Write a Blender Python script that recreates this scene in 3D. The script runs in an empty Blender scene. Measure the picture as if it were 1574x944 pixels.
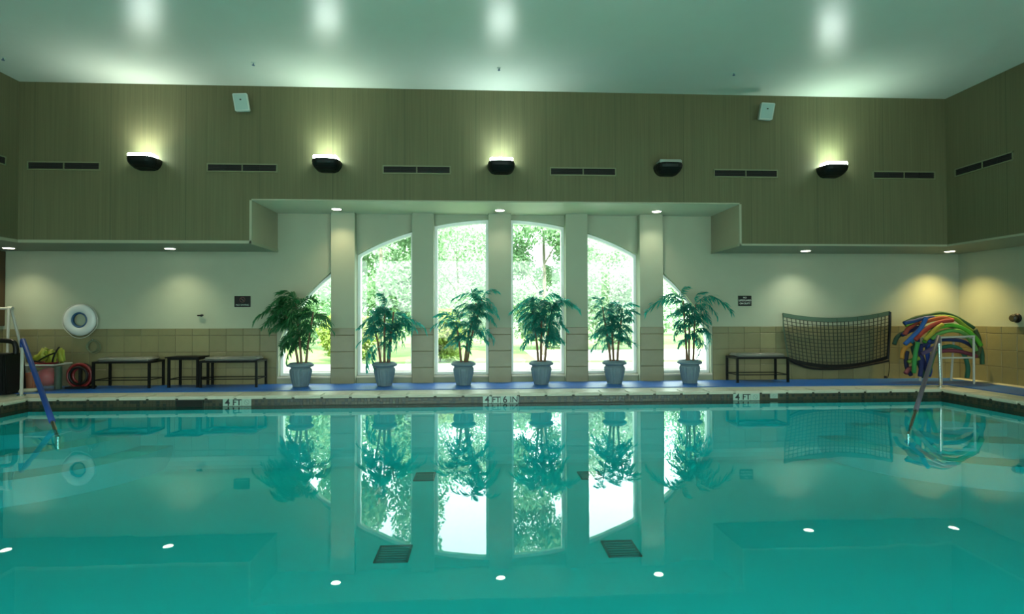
import bpy, bmesh, math, random
from mathutils import Vector, Matrix
PI = math.pi
C = bpy.context.scene.collection
scene = bpy.context.scene

# ------------------------------------------------------------------ camera
cam_d = bpy.data.cameras.new('camera'); cam = bpy.data.objects.new('camera', cam_d); C.objects.link(cam)
FPX, YAW, PITCH, ROLL = 875.79, 0.0546, 0.0149, -0.0027
cam_d.sensor_width = 36.0; cam_d.lens = FPX / 1574.0 * 36.0; cam_d.clip_start = 0.05; cam_d.clip_end = 400
fw = Vector((math.sin(YAW)*math.cos(PITCH), math.cos(YAW)*math.cos(PITCH), math.sin(PITCH)))
r0 = Vector((math.cos(YAW), -math.sin(YAW), 0)); u0 = r0.cross(fw)
rr = math.cos(ROLL)*r0 + math.sin(ROLL)*u0; uu = -math.sin(ROLL)*r0 + math.cos(ROLL)*u0
cam.matrix_world = Matrix(((rr.x, uu.x, -fw.x, 0), (rr.y, uu.y, -fw.y, 0), (rr.z, uu.z, -fw.z, 1.3006), (0, 0, 0, 1)))
scene.camera = cam

# ------------------------------------------------------------------ sky, sun, exposure
w = bpy.data.worlds.new('sky'); scene.world = w; w.use_nodes = True
bg = w.node_tree.nodes['Background']
bg.inputs[0].default_value = (0.86, 1.0, 0.97, 1); bg.inputs[1].default_value = 6.0
sd = bpy.data.lights.new('sun', 'SUN'); sd.energy = 13.0; sd.angle = 0.02; sd.color = (1.0, 0.97, 0.86)
so = bpy.data.objects.new('sun', sd); C.objects.link(so); so.rotation_euler = (math.radians(42), math.radians(14), 0)
scene.view_settings.view_transform = 'Standard'; scene.view_settings.look = 'None'
scene.view_settings.gamma = 1.0; scene.view_settings.use_curve_mapping = False
scene.view_settings.exposure = 0.45
scene.cycles.sample_clamp_indirect = 4.0
scene.cycles.max_bounces = 10; scene.cycles.diffuse_bounces = 6; scene.cycles.transparent_max_bounces = 16
# sampling guide for the daylight that comes in through the arched window (gives no light of its own)
pd = bpy.data.lights.new('window_portal', 'AREA'); pd.shape = 'RECTANGLE'; pd.size = 7.7; pd.size_y = 2.8
pd.cycles.is_portal = True
po = bpy.data.objects.new('window_portal', pd); C.objects.link(po); po.location = (0.32, 10.16, 1.65)
po.rotation_euler = (-PI/2, 0, 0)     # faces into the room (-Y)
pd2 = bpy.data.lights.new('added_glazing_portal', 'AREA'); pd2.shape = 'RECTANGLE'; pd2.size = 14.2; pd2.size_y = 3.2
pd2.cycles.is_portal = True
po2 = bpy.data.objects.new('added_glazing_portal', pd2); C.objects.link(po2); po2.location = (0.35, -2.85, 1.95)
po2.rotation_euler = (PI/2, 0, 0)     # the glazing added behind the camera, faces +Y

# ------------------------------------------------------------------ materials
def mat(name, col, rough=0.6, metal=0.0, noise=0.0, nscale=8.0, bump=0.0, bscale=60.0, emit=None, estr=0.0,
        rand=0.0, spec=0.5, alpha=1.0, stretch=None, col2=None, sub=None):
    m = bpy.data.materials.new(name); m.use_nodes = True
    nt = m.node_tree; b = nt.nodes['Principled BSDF']
    b.inputs['Base Color'].default_value = (*col, 1); b.inputs['Roughness'].default_value = rough
    b.inputs['Metallic'].default_value = metal; b.inputs['Specular IOR Level'].default_value = spec
    b.inputs['Alpha'].default_value = alpha
    tc = nt.nodes.new('ShaderNodeTexCoord'); mp = nt.nodes.new('ShaderNodeMapping')
    nt.links.new(tc.outputs['Object'], mp.inputs[0])
    if stretch: mp.inputs['Scale'].default_value = stretch
    last = None
    if noise > 0 or col2:
        n = nt.nodes.new('ShaderNodeTexNoise'); n.inputs['Scale'].default_value = nscale; n.inputs['Detail'].default_value = 4
        nt.links.new(mp.outputs[0], n.inputs['Vector'])
        cr = nt.nodes.new('ShaderNodeMix'); cr.data_type = 'RGBA'
        c2 = col2 if col2 else tuple(max(0, c*(1-noise)) for c in col)
        c1 = col if col2 else tuple(min(1, c*(1+noise)) for c in col)
        cr.inputs[6].default_value = (*c1, 1); cr.inputs[7].default_value = (*c2, 1)
        nt.links.new(n.outputs[0], cr.inputs[0]); last = cr.outputs[2]
    if rand > 0:
        oi = nt.nodes.new('ShaderNodeObjectInfo'); hs = nt.nodes.new('ShaderNodeHueSaturation')
        mr = nt.nodes.new('ShaderNodeMapRange'); mr.inputs[3].default_value = 1-rand; mr.inputs[4].default_value = 1+rand
        nt.links.new(oi.outputs['Random'], mr.inputs[0]); nt.links.new(mr.outputs[0], hs.inputs['Value'])
        if last: nt.links.new(last, hs.inputs['Color'])
        else: hs.inputs['Color'].default_value = (*col, 1)
        last = hs.outputs[0]
    if last: nt.links.new(last, b.inputs['Base Color'])
    if bump > 0:
        n2 = nt.nodes.new('ShaderNodeTexNoise'); n2.inputs['Scale'].default_value = bscale; n2.inputs['Detail'].default_value = 3
        nt.links.new(mp.outputs[0], n2.inputs['Vector'])
        bp = nt.nodes.new('ShaderNodeBump'); bp.inputs['Strength'].default_value = bump; bp.inputs['Distance'].default_value = 0.01
        nt.links.new(n2.outputs[0], bp.inputs['Height']); nt.links.new(bp.outputs[0], b.inputs['Normal'])
    if emit:
        b.inputs['Emission Color'].default_value = (*emit, 1); b.inputs['Emission Strength'].default_value = estr
    return m

M = {}
M['ceiling'] = mat('ceiling_paint', (0.49, 0.56, 0.49), 0.27, noise=0.03, nscale=3, bump=0.06, bscale=14, spec=0.55)
M['lower_wall'] = mat('cream_wall_paint', (0.275, 0.31, 0.22), 0.7, noise=0.04, nscale=5, bump=0.05)
M['soffit'] = mat('soffit_paint', (0.23, 0.25, 0.18), 0.6, noise=0.04)
M['bead'] = mat('corner_bead_paint', (0.25, 0.27, 0.18), 0.5)
M['tile'] = mat('beige_wall_tile', (0.165, 0.158, 0.075), 0.35, noise=0.12, nscale=9, rand=0.09, bump=0.05)
M['tile_border'] = mat('beige_border_tile', (0.145, 0.14, 0.066), 0.35, noise=0.1, nscale=9, rand=0.09)
M['grout'] = mat('wall_grout', (0.12, 0.11, 0.06), 0.8)
M['deck'] = mat('pale_deck_stone', (0.40, 0.42, 0.32), 0.45, noise=0.15, nscale=6, bump=0.1)
M['coping'] = mat('coping_stone', (0.48, 0.48, 0.37), 0.4, noise=0.12, nscale=10, rand=0.07)
M['mat'] = mat('blue_matting', (0.003, 0.095, 0.36), 0.34, noise=0.2, nscale=20, bump=0.3, bscale=120, spec=0.6)
M['plaster'] = mat('pool_plaster', (0.05, 0.80, 0.82), 0.7, noise=0.05, nscale=1.2)
M['step_edge'] = mat('step_edge_tile', (0.02, 0.16, 0.17), 0.5)
M['drain_slat'] = mat('drain_slat', (0.03, 0.32, 0.32), 0.5)
M['mosaic_dark'] = mat('mosaic_dark', (0.012, 0.020, 0.014), 0.3, noise=0.3, nscale=30)
M['mosaic_tan'] = mat('mosaic_tan', (0.045, 0.042, 0.020), 0.35, noise=0.4, nscale=14)
M['mosaic_bed'] = mat('mosaic_grout', (0.035, 0.036, 0.022), 0.7)
M['sill'] = mat('sill_paint', (0.50, 0.47, 0.36), 0.45, noise=0.05)
M['black_metal'] = mat('black_metal', (0.004, 0.005, 0.004), 0.55, spec=0.15, metal=0.0, noise=0.1)
M['cushion'] = mat('bench_cushion', (0.14, 0.15, 0.12), 0.3, noise=0.1, nscale=10, bump=0.1)
M['white_pvc'] = mat('white_plastic_tube', (0.40, 0.41, 0.35), 0.4, noise=0.05)
M['white'] = mat('white_enamel', (0.48, 0.52, 0.49), 0.35, noise=0.04)
M['speaker'] = mat('speaker_cabinet', (0.36, 0.46, 0.40), 0.45, noise=0.05)
M['speaker_mesh'] = mat('speaker_grille', (0.25, 0.38, 0.34), 0.6, bump=0.4, bscale=300)
M['black'] = mat('black_plastic', (0.005, 0.006, 0.005), 0.45, spec=0.25, noise=0.1)
M['vent_black'] = mat('vent_black', (0.003, 0.004, 0.002), 0.8, noise=0.1)
M['vent_frame'] = mat('vent_frame_paint', (0.13, 0.15, 0.075), 0.5, noise=0.05)
M['steel'] = mat('chrome_steel', (0.6, 0.62, 0.58), 0.2, metal=1.0, noise=0.04)
M['blue_sleeve'] = mat('blue_rail_sleeve', (0.008, 0.05, 0.24), 0.5, noise=0.15, nscale=12, bump=0.15)
M['grey_sleeve'] = mat('grey_rail_sleeve', (0.10, 0.09, 0.12), 0.5, noise=0.15, nscale=12, bump=0.15)
M['pot'] = mat('grey_blue_stone_pot', (0.11, 0.17, 0.19), 0.6, noise=0.2, nscale=14, bump=0.2)
M['soil'] = mat('potting_soil', (0.04, 0.03, 0.02), 0.9, noise=0.3, nscale=40)
M['cane'] = mat('palm_cane', (0.16, 0.085, 0.045), 0.6, noise=0.3, nscale=30)
M['lens'] = mat('lit_lamp_lens', (0.9, 1.0, 0.95), 0.3, emit=(0.86, 1.0, 0.93), estr=26.0)
M['lens_off'] = mat('unlit_lamp_lens', (0.20, 0.26, 0.22), 0.3)
M['bulb'] = mat('downlight_bulb', (1, .95, .8), 0.3, emit=(1.0, 0.93, 0.74), estr=9.0)
M['bark'] = mat('tree_bark', (0.20, 0.19, 0.14), 0.9, noise=0.3, nscale=8)
M['grass'] = mat('lawn', (0.16, 0.26, 0.07), 0.9, noise=0.3, nscale=1.2)
M['path'] = mat('pale_concrete_path', (0.45, 0.44, 0.40), 0.8, noise=0.06)
M['net'] = mat('net_cord', (0.020, 0.028, 0.016), 0.7)
M['net_tape'] = mat('net_green_tape', (0.045, 0.09, 0.055), 0.7, noise=0.1)
M['tub'] = mat('clear_plastic_tub', (0.22, 0.24, 0.20), 0.25, alpha=0.25)
M['red'] = mat('red_plastic', (0.16, 0.012, 0.012), 0.4, noise=0.1)
M['pink'] = mat('pink_plastic', (0.38, 0.035, 0.05), 0.4, noise=0.1)
M['orange'] = mat('orange_foam', (0.42, 0.09, 0.015), 0.6)
M['lime'] = mat('yellow_green_foam', (0.22, 0.25, 0.02), 0.6, noise=0.15)
M['darkgreen'] = mat('dark_green_foam', (0.02, 0.05, 0.03), 0.6)
M['towel'] = mat('pale_towel', (0.42, 0.42, 0.30), 0.9, noise=0.1, bump=0.3)
M['ring_blue'] = mat('blue_ring_band', (0.01, 0.06, 0.13), 0.5)
M['plate'] = mat('pale_marker_tile', (0.30, 0.42, 0.34), 0.3, rand=0.05)
M['ink'] = mat('black_lettering', (0.004, 0.006, 0.006), 0.5)
M['pale_ink'] = mat('pale_lettering', (0.45, 0.48, 0.42), 0.6)
M['faint_ink'] = mat('faint_grey_lettering', (0.20, 0.26, 0.22), 0.6)
M['red_ink'] = mat('dull_red_mark', (0.07, 0.018, 0.015), 0.6)

def olive_wallpaper():
    m = mat('olive_wallpaper', (0.155, 0.17, 0.085), 0.75)
    nt = m.node_tree; b = nt.nodes['Principled BSDF']
    tc = nt.nodes.new('ShaderNodeTexCoord'); mp = nt.nodes.new('ShaderNodeMapping'); mp.inputs['Scale'].default_value = (45, 45, 0.8)
    nt.links.new(tc.outputs['Object'], mp.inputs[0])
    n = nt.nodes.new('ShaderNodeTexNoise'); n.inputs['Scale'].default_value = 1.0; n.inputs['Detail'].default_value = 3
    nt.links.new(mp.outputs[0], n.inputs['Vector'])
    mx = nt.nodes.new('ShaderNodeMix'); mx.data_type = 'RGBA'
    mx.inputs[6].default_value = (0.064, 0.066, 0.027, 1); mx.inputs[7].default_value = (0.115, 0.116, 0.052, 1)
    nt.links.new(n.outputs[0], mx.inputs[0])
    sp = nt.nodes.new('ShaderNodeSeparateXYZ'); nt.links.new(tc.outputs['Object'], sp.inputs[0])
    ad = nt.nodes.new('ShaderNodeMath'); ad.operation = 'ADD'; nt.links.new(sp.outputs[0], ad.inputs[0]); nt.links.new(sp.outputs[1], ad.inputs[1])
    dv = nt.nodes.new('ShaderNodeMath'); dv.operation = 'DIVIDE'; nt.links.new(ad.outputs[0], dv.inputs[0]); dv.inputs[1].default_value = 1.1
    fr = nt.nodes.new('ShaderNodeMath'); fr.operation = 'FRACT'; nt.links.new(dv.outputs[0], fr.inputs[0])
    lt = nt.nodes.new('ShaderNodeMath'); lt.operation = 'LESS_THAN'; nt.links.new(fr.outputs[0], lt.inputs[0]); lt.inputs[1].default_value = 0.012
    m2 = nt.nodes.new('ShaderNodeMix'); m2.data_type = 'RGBA'
    nt.links.new(lt.outputs[0], m2.inputs[0]); nt.links.new(mx.outputs[2], m2.inputs[6]); m2.inputs[7].default_value = (0.063, 0.070, 0.030, 1)
    nt.links.new(m2.outputs[2], b.inputs['Base Color'])
    return m
M['olive'] = olive_wallpaper()

def water_mat():
    m = bpy.data.materials.new('pool_water'); m.use_nodes = True; nt = m.node_tree; nt.nodes.clear()
    out = nt.nodes.new('ShaderNodeOutputMaterial'); mix = nt.nodes.new('ShaderNodeMixShader')
    tr = nt.nodes.new('ShaderNodeBsdfTransparent'); tr.inputs[0].default_value = (0.34, 0.97, 0.98, 1)
    gl = nt.nodes.new('ShaderNodeBsdfGlossy'); gl.inputs['Roughness'].default_value = 0.012; gl.inputs['Color'].default_value = (0.90, 1.0, 0.98, 1)
    fr = nt.nodes.new('ShaderNodeFresnel'); fr.inputs['IOR'].default_value = 1.42
    tc = nt.nodes.new('ShaderNodeTexCoord'); mp = nt.nodes.new('ShaderNodeMapping'); mp.inputs['Scale'].default_value = (1.0, 0.55, 1)
    n = nt.nodes.new('ShaderNodeTexNoise'); n.inputs['Scale'].default_value = 1.6; n.inputs['Detail'].default_value = 2
    bp = nt.nodes.new('ShaderNodeBump'); bp.inputs['Strength'].default_value = 0.05; bp.inputs['Distance'].default_value = 0.03
    nt.links.new(tc.outputs['Object'], mp.inputs[0]); nt.links.new(mp.outputs[0], n.inputs['Vector']); nt.links.new(n.outputs[0], bp.inputs['Height'])
    nt.links.new(bp.outputs[0], gl.inputs['Normal'])
    nt.links.new(fr.outputs[0], mix.inputs[0]); nt.links.new(tr.outputs[0], mix.inputs[1]); nt.links.new(gl.outputs[0], mix.inputs[2])
    nt.links.new(mix.outputs[0], out.inputs[0]); return m
M['water'] = water_mat()

def glass_mat():
    m = bpy.data.materials.new('window_glass'); m.use_nodes = True; nt = m.node_tree; nt.nodes.clear()
    out = nt.nodes.new('ShaderNodeOutputMaterial'); mix = nt.nodes.new('ShaderNodeMixShader'); mix.inputs[0].default_value = 0.06
    tr = nt.nodes.new('ShaderNodeBsdfTransparent'); tr.inputs[0].default_value = (0.92, 0.98, 0.96, 1)
    gl = nt.nodes.new('ShaderNodeBsdfGlossy'); gl.inputs['Roughness'].default_value = 0.02
    nt.links.new(tr.outputs[0], mix.inputs[1]); nt.links.new(gl.outputs[0], mix.inputs[2]); nt.links.new(mix.outputs[0], out.inputs[0]); return m
M['glass'] = glass_mat()

def frame_mat():
    m = mat('white_window_frame', (0.86, 0.90, 0.87), 0.4, noise=0.02)
    return m
M['win_frame'] = frame_mat()

def leaf_mat(name, col, trans, tf=0.45):
    m = bpy.data.materials.new(name); m.use_nodes = True; nt = m.node_tree; nt.nodes.clear()
    out = nt.nodes.new('ShaderNodeOutputMaterial'); mix = nt.nodes.new('ShaderNodeMixShader'); mix.inputs[0].default_value = tf
    d = nt.nodes.new('ShaderNodeBsdfPrincipled'); d.inputs['Base Color'].default_value = (*col, 1); d.inputs['Roughness'].default_value = 0.45
    t = nt.nodes.new('ShaderNodeBsdfTranslucent'); t.inputs[0].default_value = (*trans, 1)
    tc = nt.nodes.new('ShaderNodeTexCoord'); n = nt.nodes.new('ShaderNodeTexNoise'); n.inputs['Scale'].default_value = 2.0
    hs = nt.nodes.new('ShaderNodeHueSaturation'); hs.inputs['Color'].default_value = (*col, 1)
    mr = nt.nodes.new('ShaderNodeMapRange'); mr.inputs[3].default_value = 0.5; mr.inputs[4].default_value = 1.5
    nt.links.new(tc.outputs['Object'], n.inputs['Vector']); nt.links.new(n.outputs[0], mr.inputs[0]); nt.links.new(mr.outputs[0], hs.inputs['Value'])
    nt.links.new(hs.outputs[0], d.inputs['Base Color'])
    nt.links.new(d.outputs[0], mix.inputs[1]); nt.links.new(t.outputs[0], mix.inputs[2]); nt.links.new(mix.outputs[0], out.inputs[0]); return m
M['palm'] = leaf_mat('palm_leaf', (0.008, 0.13, 0.095), (0.025, 0.48, 0.40), 0.46)
M['palm_green'] = leaf_mat('palm_leaf_green', (0.015, 0.12, 0.035), (0.03, 0.20, 0.08), 0.35)
M['tree_leaf'] = leaf_mat('tree_leaf', (0.17, 0.30, 0.15), (0.24, 0.42, 0.20), 0.4)
M['tree_leaf_pale'] = leaf_mat('tree_leaf_pale', (0.26, 0.38, 0.24), (0.32, 0.46, 0.28), 0.4)
M['shrub_leaf'] = leaf_mat('shrub_leaf', (0.20, 0.28, 0.06), (0.28, 0.36, 0.06), 0.4)

# ------------------------------------------------------------------ helpers
def obj(name, bm, m, parent=None, smooth=False, loc=None):
    me = bpy.data.meshes.new(name); bmesh.ops.recalc_face_normals(bm, faces=bm.faces[:]); bm.to_mesh(me); bm.free()
    for x in (m if isinstance(m, (list, tuple)) else [m]): me.materials.append(x)
    if smooth:
        for p in me.polygons: p.use_smooth = True
    o = bpy.data.objects.new(name, me); C.objects.link(o)
    if parent: o.parent = parent
    if loc: o.location = loc
    return o
def tag(o, label=None, cat=None, group=None, kind=None):
    if label: o['label'] = label
    if cat: o['category'] = cat
    if group: o['group'] = group
    if kind: o['kind'] = kind
    return o
def thing(name, label, cat, loc=(0, 0, 0), rot=(0, 0, 0), group=None):
    o = bpy.data.objects.new(name, None); C.objects.link(o); o.empty_display_size = 0.1
    o.location = loc; o.rotation_euler = rot
    return tag(o, label, cat, group)
def struct(name, bm, m, parent=None, label=None, **k):
    o = obj(name, bm, m, parent, **k)
    if not parent:
        o['kind'] = 'structure'
        if label: o['label'] = label
    return o
def B(): return bmesh.new()
def box(bm, x0, x1, y0, y1, z0, z1, mi=0):
    v = [bm.verts.new(p) for p in ((x0,y0,z0),(x1,y0,z0),(x1,y1,z0),(x0,y1,z0),(x0,y0,z1),(x1,y0,z1),(x1,y1,z1),(x0,y1,z1))]
    for f in ((0,3,2,1),(4,5,6,7),(0,1,5,4),(1,2,6,5),(2,3,7,6),(3,0,4,7)):
        fc = bm.faces.new([v[i] for i in f]); fc.material_index = mi
    return bm
def rbox(x0, x1, y0, y1, z0, z1, r=0.01, seg=2):
    bm = box(B(), x0, x1, y0, y1, z0, z1)
    bmesh.ops.bevel(bm, geom=bm.edges[:], offset=r, segments=seg, affect='EDGES'); return bm
def smooth_path(pts, n=6):
    P = [Vector(p) for p in pts]
    if len(P) < 3: return P
    Q = [2*P[0]-P[1]] + P + [2*P[-1]-P[-2]]; out = []
    for i in range(1, len(Q)-2):
        a, b, c, d = Q[i-1:i+3]
        for k in range(n):
            t = k/n
            out.append(0.5*((2*b)+(c-a)*t+(2*a-5*b+4*c-d)*t*t+(3*b-a-3*c+d)*t*t*t))
    out.append(P[-1]); return out
def tube(bm, pts, r, seg=8, cap=True, r2=None):
    P = [Vector(p) for p in pts]; rings = []; nrm = None
    for i, p in enumerate(P):
        d = (P[min(i+1, len(P)-1)] - P[max(i-1, 0)]).normalized()
        if nrm is None: nrm = d.orthogonal().normalized()
        nrm = (nrm - d*nrm.dot(d)); nrm = nrm.normalized() if nrm.length > 1e-6 else d.orthogonal().normalized()
        bn = d.cross(nrm); rad = r if r2 is None else r + (r2-r)*i/(len(P)-1)
        rings.append([bm.verts.new(p + rad*(math.cos(2*PI*k/seg)*nrm + math.sin(2*PI*k/seg)*bn)) for k in range(seg)])
    for a, b in zip(rings, rings[1:]):
        for k in range(seg): bm.faces.new((a[k], a[(k+1) % seg], b[(k+1) % seg], b[k]))
    if cap: bm.faces.new(rings[0][::-1]); bm.faces.new(rings[-1])
    return bm
def torus(bm, c, R, r, n=36, s=10, axis='Y', yscale=1.0):
    rings = []
    for i in range(n):
        a = 2*PI*i/n; ring = []
        for k in range(s):
            b = 2*PI*k/s; rad = R + r*math.cos(b); h = r*math.sin(b)*yscale
            p = (rad*math.cos(a), h, rad*math.sin(a)) if axis == 'Y' else (rad*math.cos(a), rad*math.sin(a), h)
            ring.append(bm.verts.new((c[0]+p[0], c[1]+p[1], c[2]+p[2])))
        rings.append(ring)
    for i in range(n):
        a, b = rings[i], rings[(i+1) % n]
        for k in range(s): bm.faces.new((a[k], a[(k+1) % s], b[(k+1) % s], b[k]))
    return bm
def lathe(bm, prof, n=32, flute=0.0, nf=12, fz=None, c=(0, 0, 0)):
    rings = []
    for (r, z) in prof:
        ring = []
        for i in range(n):
            a = 2*PI*i/n; rad = r
            if flute and fz and fz[0] <= z <= fz[1]: rad = r*(1 - flute*abs(math.sin(nf*a/2)))
            ring.append(bm.verts.new((c[0]+rad*math.cos(a), c[1]+rad*math.sin(a), c[2]+z)))
        rings.append(ring)
    for a, b in zip(rings, rings[1:]):
        for k in range(n): bm.faces.new((a[k], a[(k+1) % n], b[(k+1) % n], b[k]))
    bm.faces.new(rings[0][::-1]); bm.faces.new(rings[-1]); return bm
def prism_xz(bm, poly, y0, y1, front=0, rest=0, back=None):
    a = [bm.verts.new((x, y0, z)) for x, z in poly]; b = [bm.verts.new((x, y1, z)) for x, z in poly]
    f = bm.faces.new(a); f.material_index = front
    f = bm.faces.new(b[::-1]); f.material_index = rest if back is None else back
    n = len(poly)
    for i in range(n):
        f = bm.faces.new((a[i], b[i], b[(i+1) % n], a[(i+1) % n])); f.material_index = rest
    return bm
def text_mesh(body, size, m, name, parent, loc, depth=0.002, rot=(PI/2, 0, 0)):
    cu = bpy.data.curves.new('t', 'FONT'); cu.body = body; cu.size = size; cu.extrude = depth; cu.align_x = 'CENTER'; cu.align_y = 'CENTER'
    cu.offset = size*0.018
    t = bpy.data.objects.new('t', cu); C.objects.link(t); bpy.context.view_layer.update()
    me = bpy.data.meshes.new_from_object(t.evaluated_get(bpy.context.evaluated_depsgraph_get()))
    bpy.data.objects.remove(t); me.materials.clear(); me.materials.append(m)
    o = bpy.data.objects.new(name, me); C.objects.link(o); o.parent = parent; o.location = loc; o.rotation_euler = rot
    return o
def link(me_obj, parent, loc=None, rot=None, scl=None):
    c = me_obj.copy(); C.objects.link(c); c.parent = parent
    if loc is not None: c.location = loc
    if rot is not None: c.rotation_euler = rot
    if scl is not None: c.scale = scl
    return c

# ------------------------------------------------------------------ the setting
ZD = 0.137                       # deck above the water (water is z = 0)
YU, YW = 8.879, 10.0             # face of the upper wall, face of the lower wall
XLU, XRU, XLW, XRW = -6.90, 7.60, -8.0, 8.77
ZL, ZH, ZC = 2.407, 3.07, 4.827
PX0, PX1, PY0, PY1, ZP = -6.42, 7.12, 0.9, 8.47, -0.85
YB = -2.6
NXL, NXR = -3.49, 4.13           # window bay

struct('ceiling', box(B(), -8.6, 9.4, YB-3.4, 10.6, ZC, ZC+.3), M['ceiling'])  # slab extended past the rear wall as an unseen sun shield
# arch of the big window
AX, AZ, AA, AB = 0.33, 0.2, 3.9, 2.8
def arch(x): return AZ + AB*math.sqrt(max(0, 1-((x-AX)/AA)**2))
WIN = [(-3.474, -2.548), (-2.150, -1.178), (-0.810, 0.135), (0.524, 1.480), (1.862, 2.788), (3.200, 4.115)]
PIL = [(-2.548, -2.150), (-1.178, -0.810), (0.135, 0.524), (1.480, 1.862), (2.788, 3.200)]
SZ = 0.262
bm = B()
box(bm, -8.3, -3.474, YW, YW+.22, 0, ZC)
box(bm, 4.115, 9.2, YW, YW+.22, 0, ZC)
for a, b in PIL: box(bm, a, b, YW, YW+.22, 0, ZC)
for a, b in WIN:
    box(bm, a, b, YW, YW+.22, 0, SZ)
    n = 14; xs = [a+(b-a)*i/n for i in range(n+1)]
    prism_xz(bm, [(a, 3.4)] + [(x, arch(x)) for x in xs] + [(b, 3.4)], YW, YW+.22)
wall_back = struct('wall_back', bm, M['lower_wall'])
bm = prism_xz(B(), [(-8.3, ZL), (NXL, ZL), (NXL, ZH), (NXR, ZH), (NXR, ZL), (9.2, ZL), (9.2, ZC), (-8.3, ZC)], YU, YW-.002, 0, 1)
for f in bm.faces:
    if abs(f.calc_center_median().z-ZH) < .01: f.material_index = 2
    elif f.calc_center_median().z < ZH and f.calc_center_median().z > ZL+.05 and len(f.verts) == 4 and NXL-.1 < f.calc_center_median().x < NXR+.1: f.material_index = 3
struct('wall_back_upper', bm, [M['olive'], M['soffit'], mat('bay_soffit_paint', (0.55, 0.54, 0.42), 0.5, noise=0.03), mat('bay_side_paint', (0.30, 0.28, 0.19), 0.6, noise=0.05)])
bm = box(B(), XLU-1.5, XLU, YB, YU, ZL, ZC);
for f in bm.faces:
    if abs(f.normal.z) > .5 or f.calc_center_median().z < ZL+.01: f.material_index = 1
struct('wall_left_upper', bm, [M['olive'], M['soffit']])
bm = box(B(), XRU, XRU+1.6, YB, YU, ZL, ZC)
for f in bm.faces:
    if f.calc_center_median().z < ZL+.01: f.material_index = 1
struct('wall_right_upper', bm, [M['olive'], M['soffit']])
wall_left = struct('wall_left', box(B(), XLW-.3, XLW, YB-.3, YW, 0, ZL+.1), M['lower_wall'])
wall_right = struct('wall_right', box(B(), XRW, XRW+.3, YB-.3, YW, 0, ZL+.1), M['lower_wall'])
# wall behind the camera; its glazing is added to brighten the room
bm = box(B(), -8.5, 9.3, YB-.2, YB, 0, .35); box(bm, -8.5, 9.3, YB-.2, YB, 3.55, ZC)
ADDED_WIN = [(-6.6+k*2.35, -4.45+k*2.35) for k in range(6)]
edges = [-8.5] + [e for ab in ADDED_WIN for e in ab] + [9.3]
for k in range(0, len(edges), 2): box(bm, edges[k], edges[k+1], YB-.2, YB, .35, 3.55)
struct('wall_front', bm, M['olive'])
for k, (a, b) in enumerate(ADDED_WIN):
    wr = thing('window_%d' % (k+7), None, None); wr['kind'] = 'structure'  # added unseen windows that let in extra daylight
    bm = box(B(), a, b, YB-.14, YB-.06, .35, .41); box(bm, a, b, YB-.14, YB-.06, 3.49, 3.55)
    box(bm, a, a+.06, YB-.14, YB-.06, .41, 3.49); box(bm, b-.06, b, YB-.14, YB-.06, .41, 3.49)
    obj('window_frame', bm, M['win_frame'], wr)
    bm = B(); bm.faces.new([bm.verts.new(p) for p in ((a, YB-.1, .41), (b, YB-.1, .41), (b, YB-.1, 3.49), (a, YB-.1, 3.49))]); obj('pane', bm, M['glass'], wr)
# dark brown panel on the left wall above the tiles, seen edge-on at the frame's edge
d = struct('brown_panel_1', rbox(XLW, XLW+.05, 8.35, 9.985, 1.15, ZL-.01, .006), mat('dark_brown', (0.045, 0.028, 0.010), 0.6, noise=.3, stretch=(1, 1, 8)))
# corner beads (pale strips along the edges of the bulkhead)
def bead(n, *a): struct('trim_%d' % n, box(B(), *a), M['bead'])
bead(1, XLU, NXL, YU-.012, YU, ZL, ZL+.045); bead(2, NXR, XRU, YU-.012, YU, ZL, ZL+.03)
bead(3, NXL, NXR, YU-.012, YU, ZH, ZH+.02)
bead(4, NXL-.03, NXL+.004, YU-.012, YU+.02, ZL, ZH); bead(5, NXR-.004, NXR+.03, YU-.012, YU+.02, ZL, ZH)
bead(6, NXL-.01, NXL+.012, YU, YW-.01, ZL-.008, ZL+.035); bead(7, NXR-.012, NXR+.01, YU, YW-.01, ZL-.008, ZL+.035)
bead(8, XRU-.012, XRU, YB, YU, ZL, ZL+.03); bead(9, XLU, XLU+.012, YB, YU, ZL, ZL+.045)
# pillars between the windows
pillars = []
for i, (a, b) in enumerate(PIL):
    p = struct('pillar', box(B(), a, b, YW-.15, YW+.02, ZD, ZH), M['lower_wall'],
               label=['window pillar left of the second tall window', 'window pillar left of the middle pair of windows', 'centre pillar of the arched window',
                      'window pillar right of the middle pair of windows', 'window pillar beside the rightmost cut-off window'][i])
    p['category'] = 'pillar'; pillars.append(p)
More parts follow.
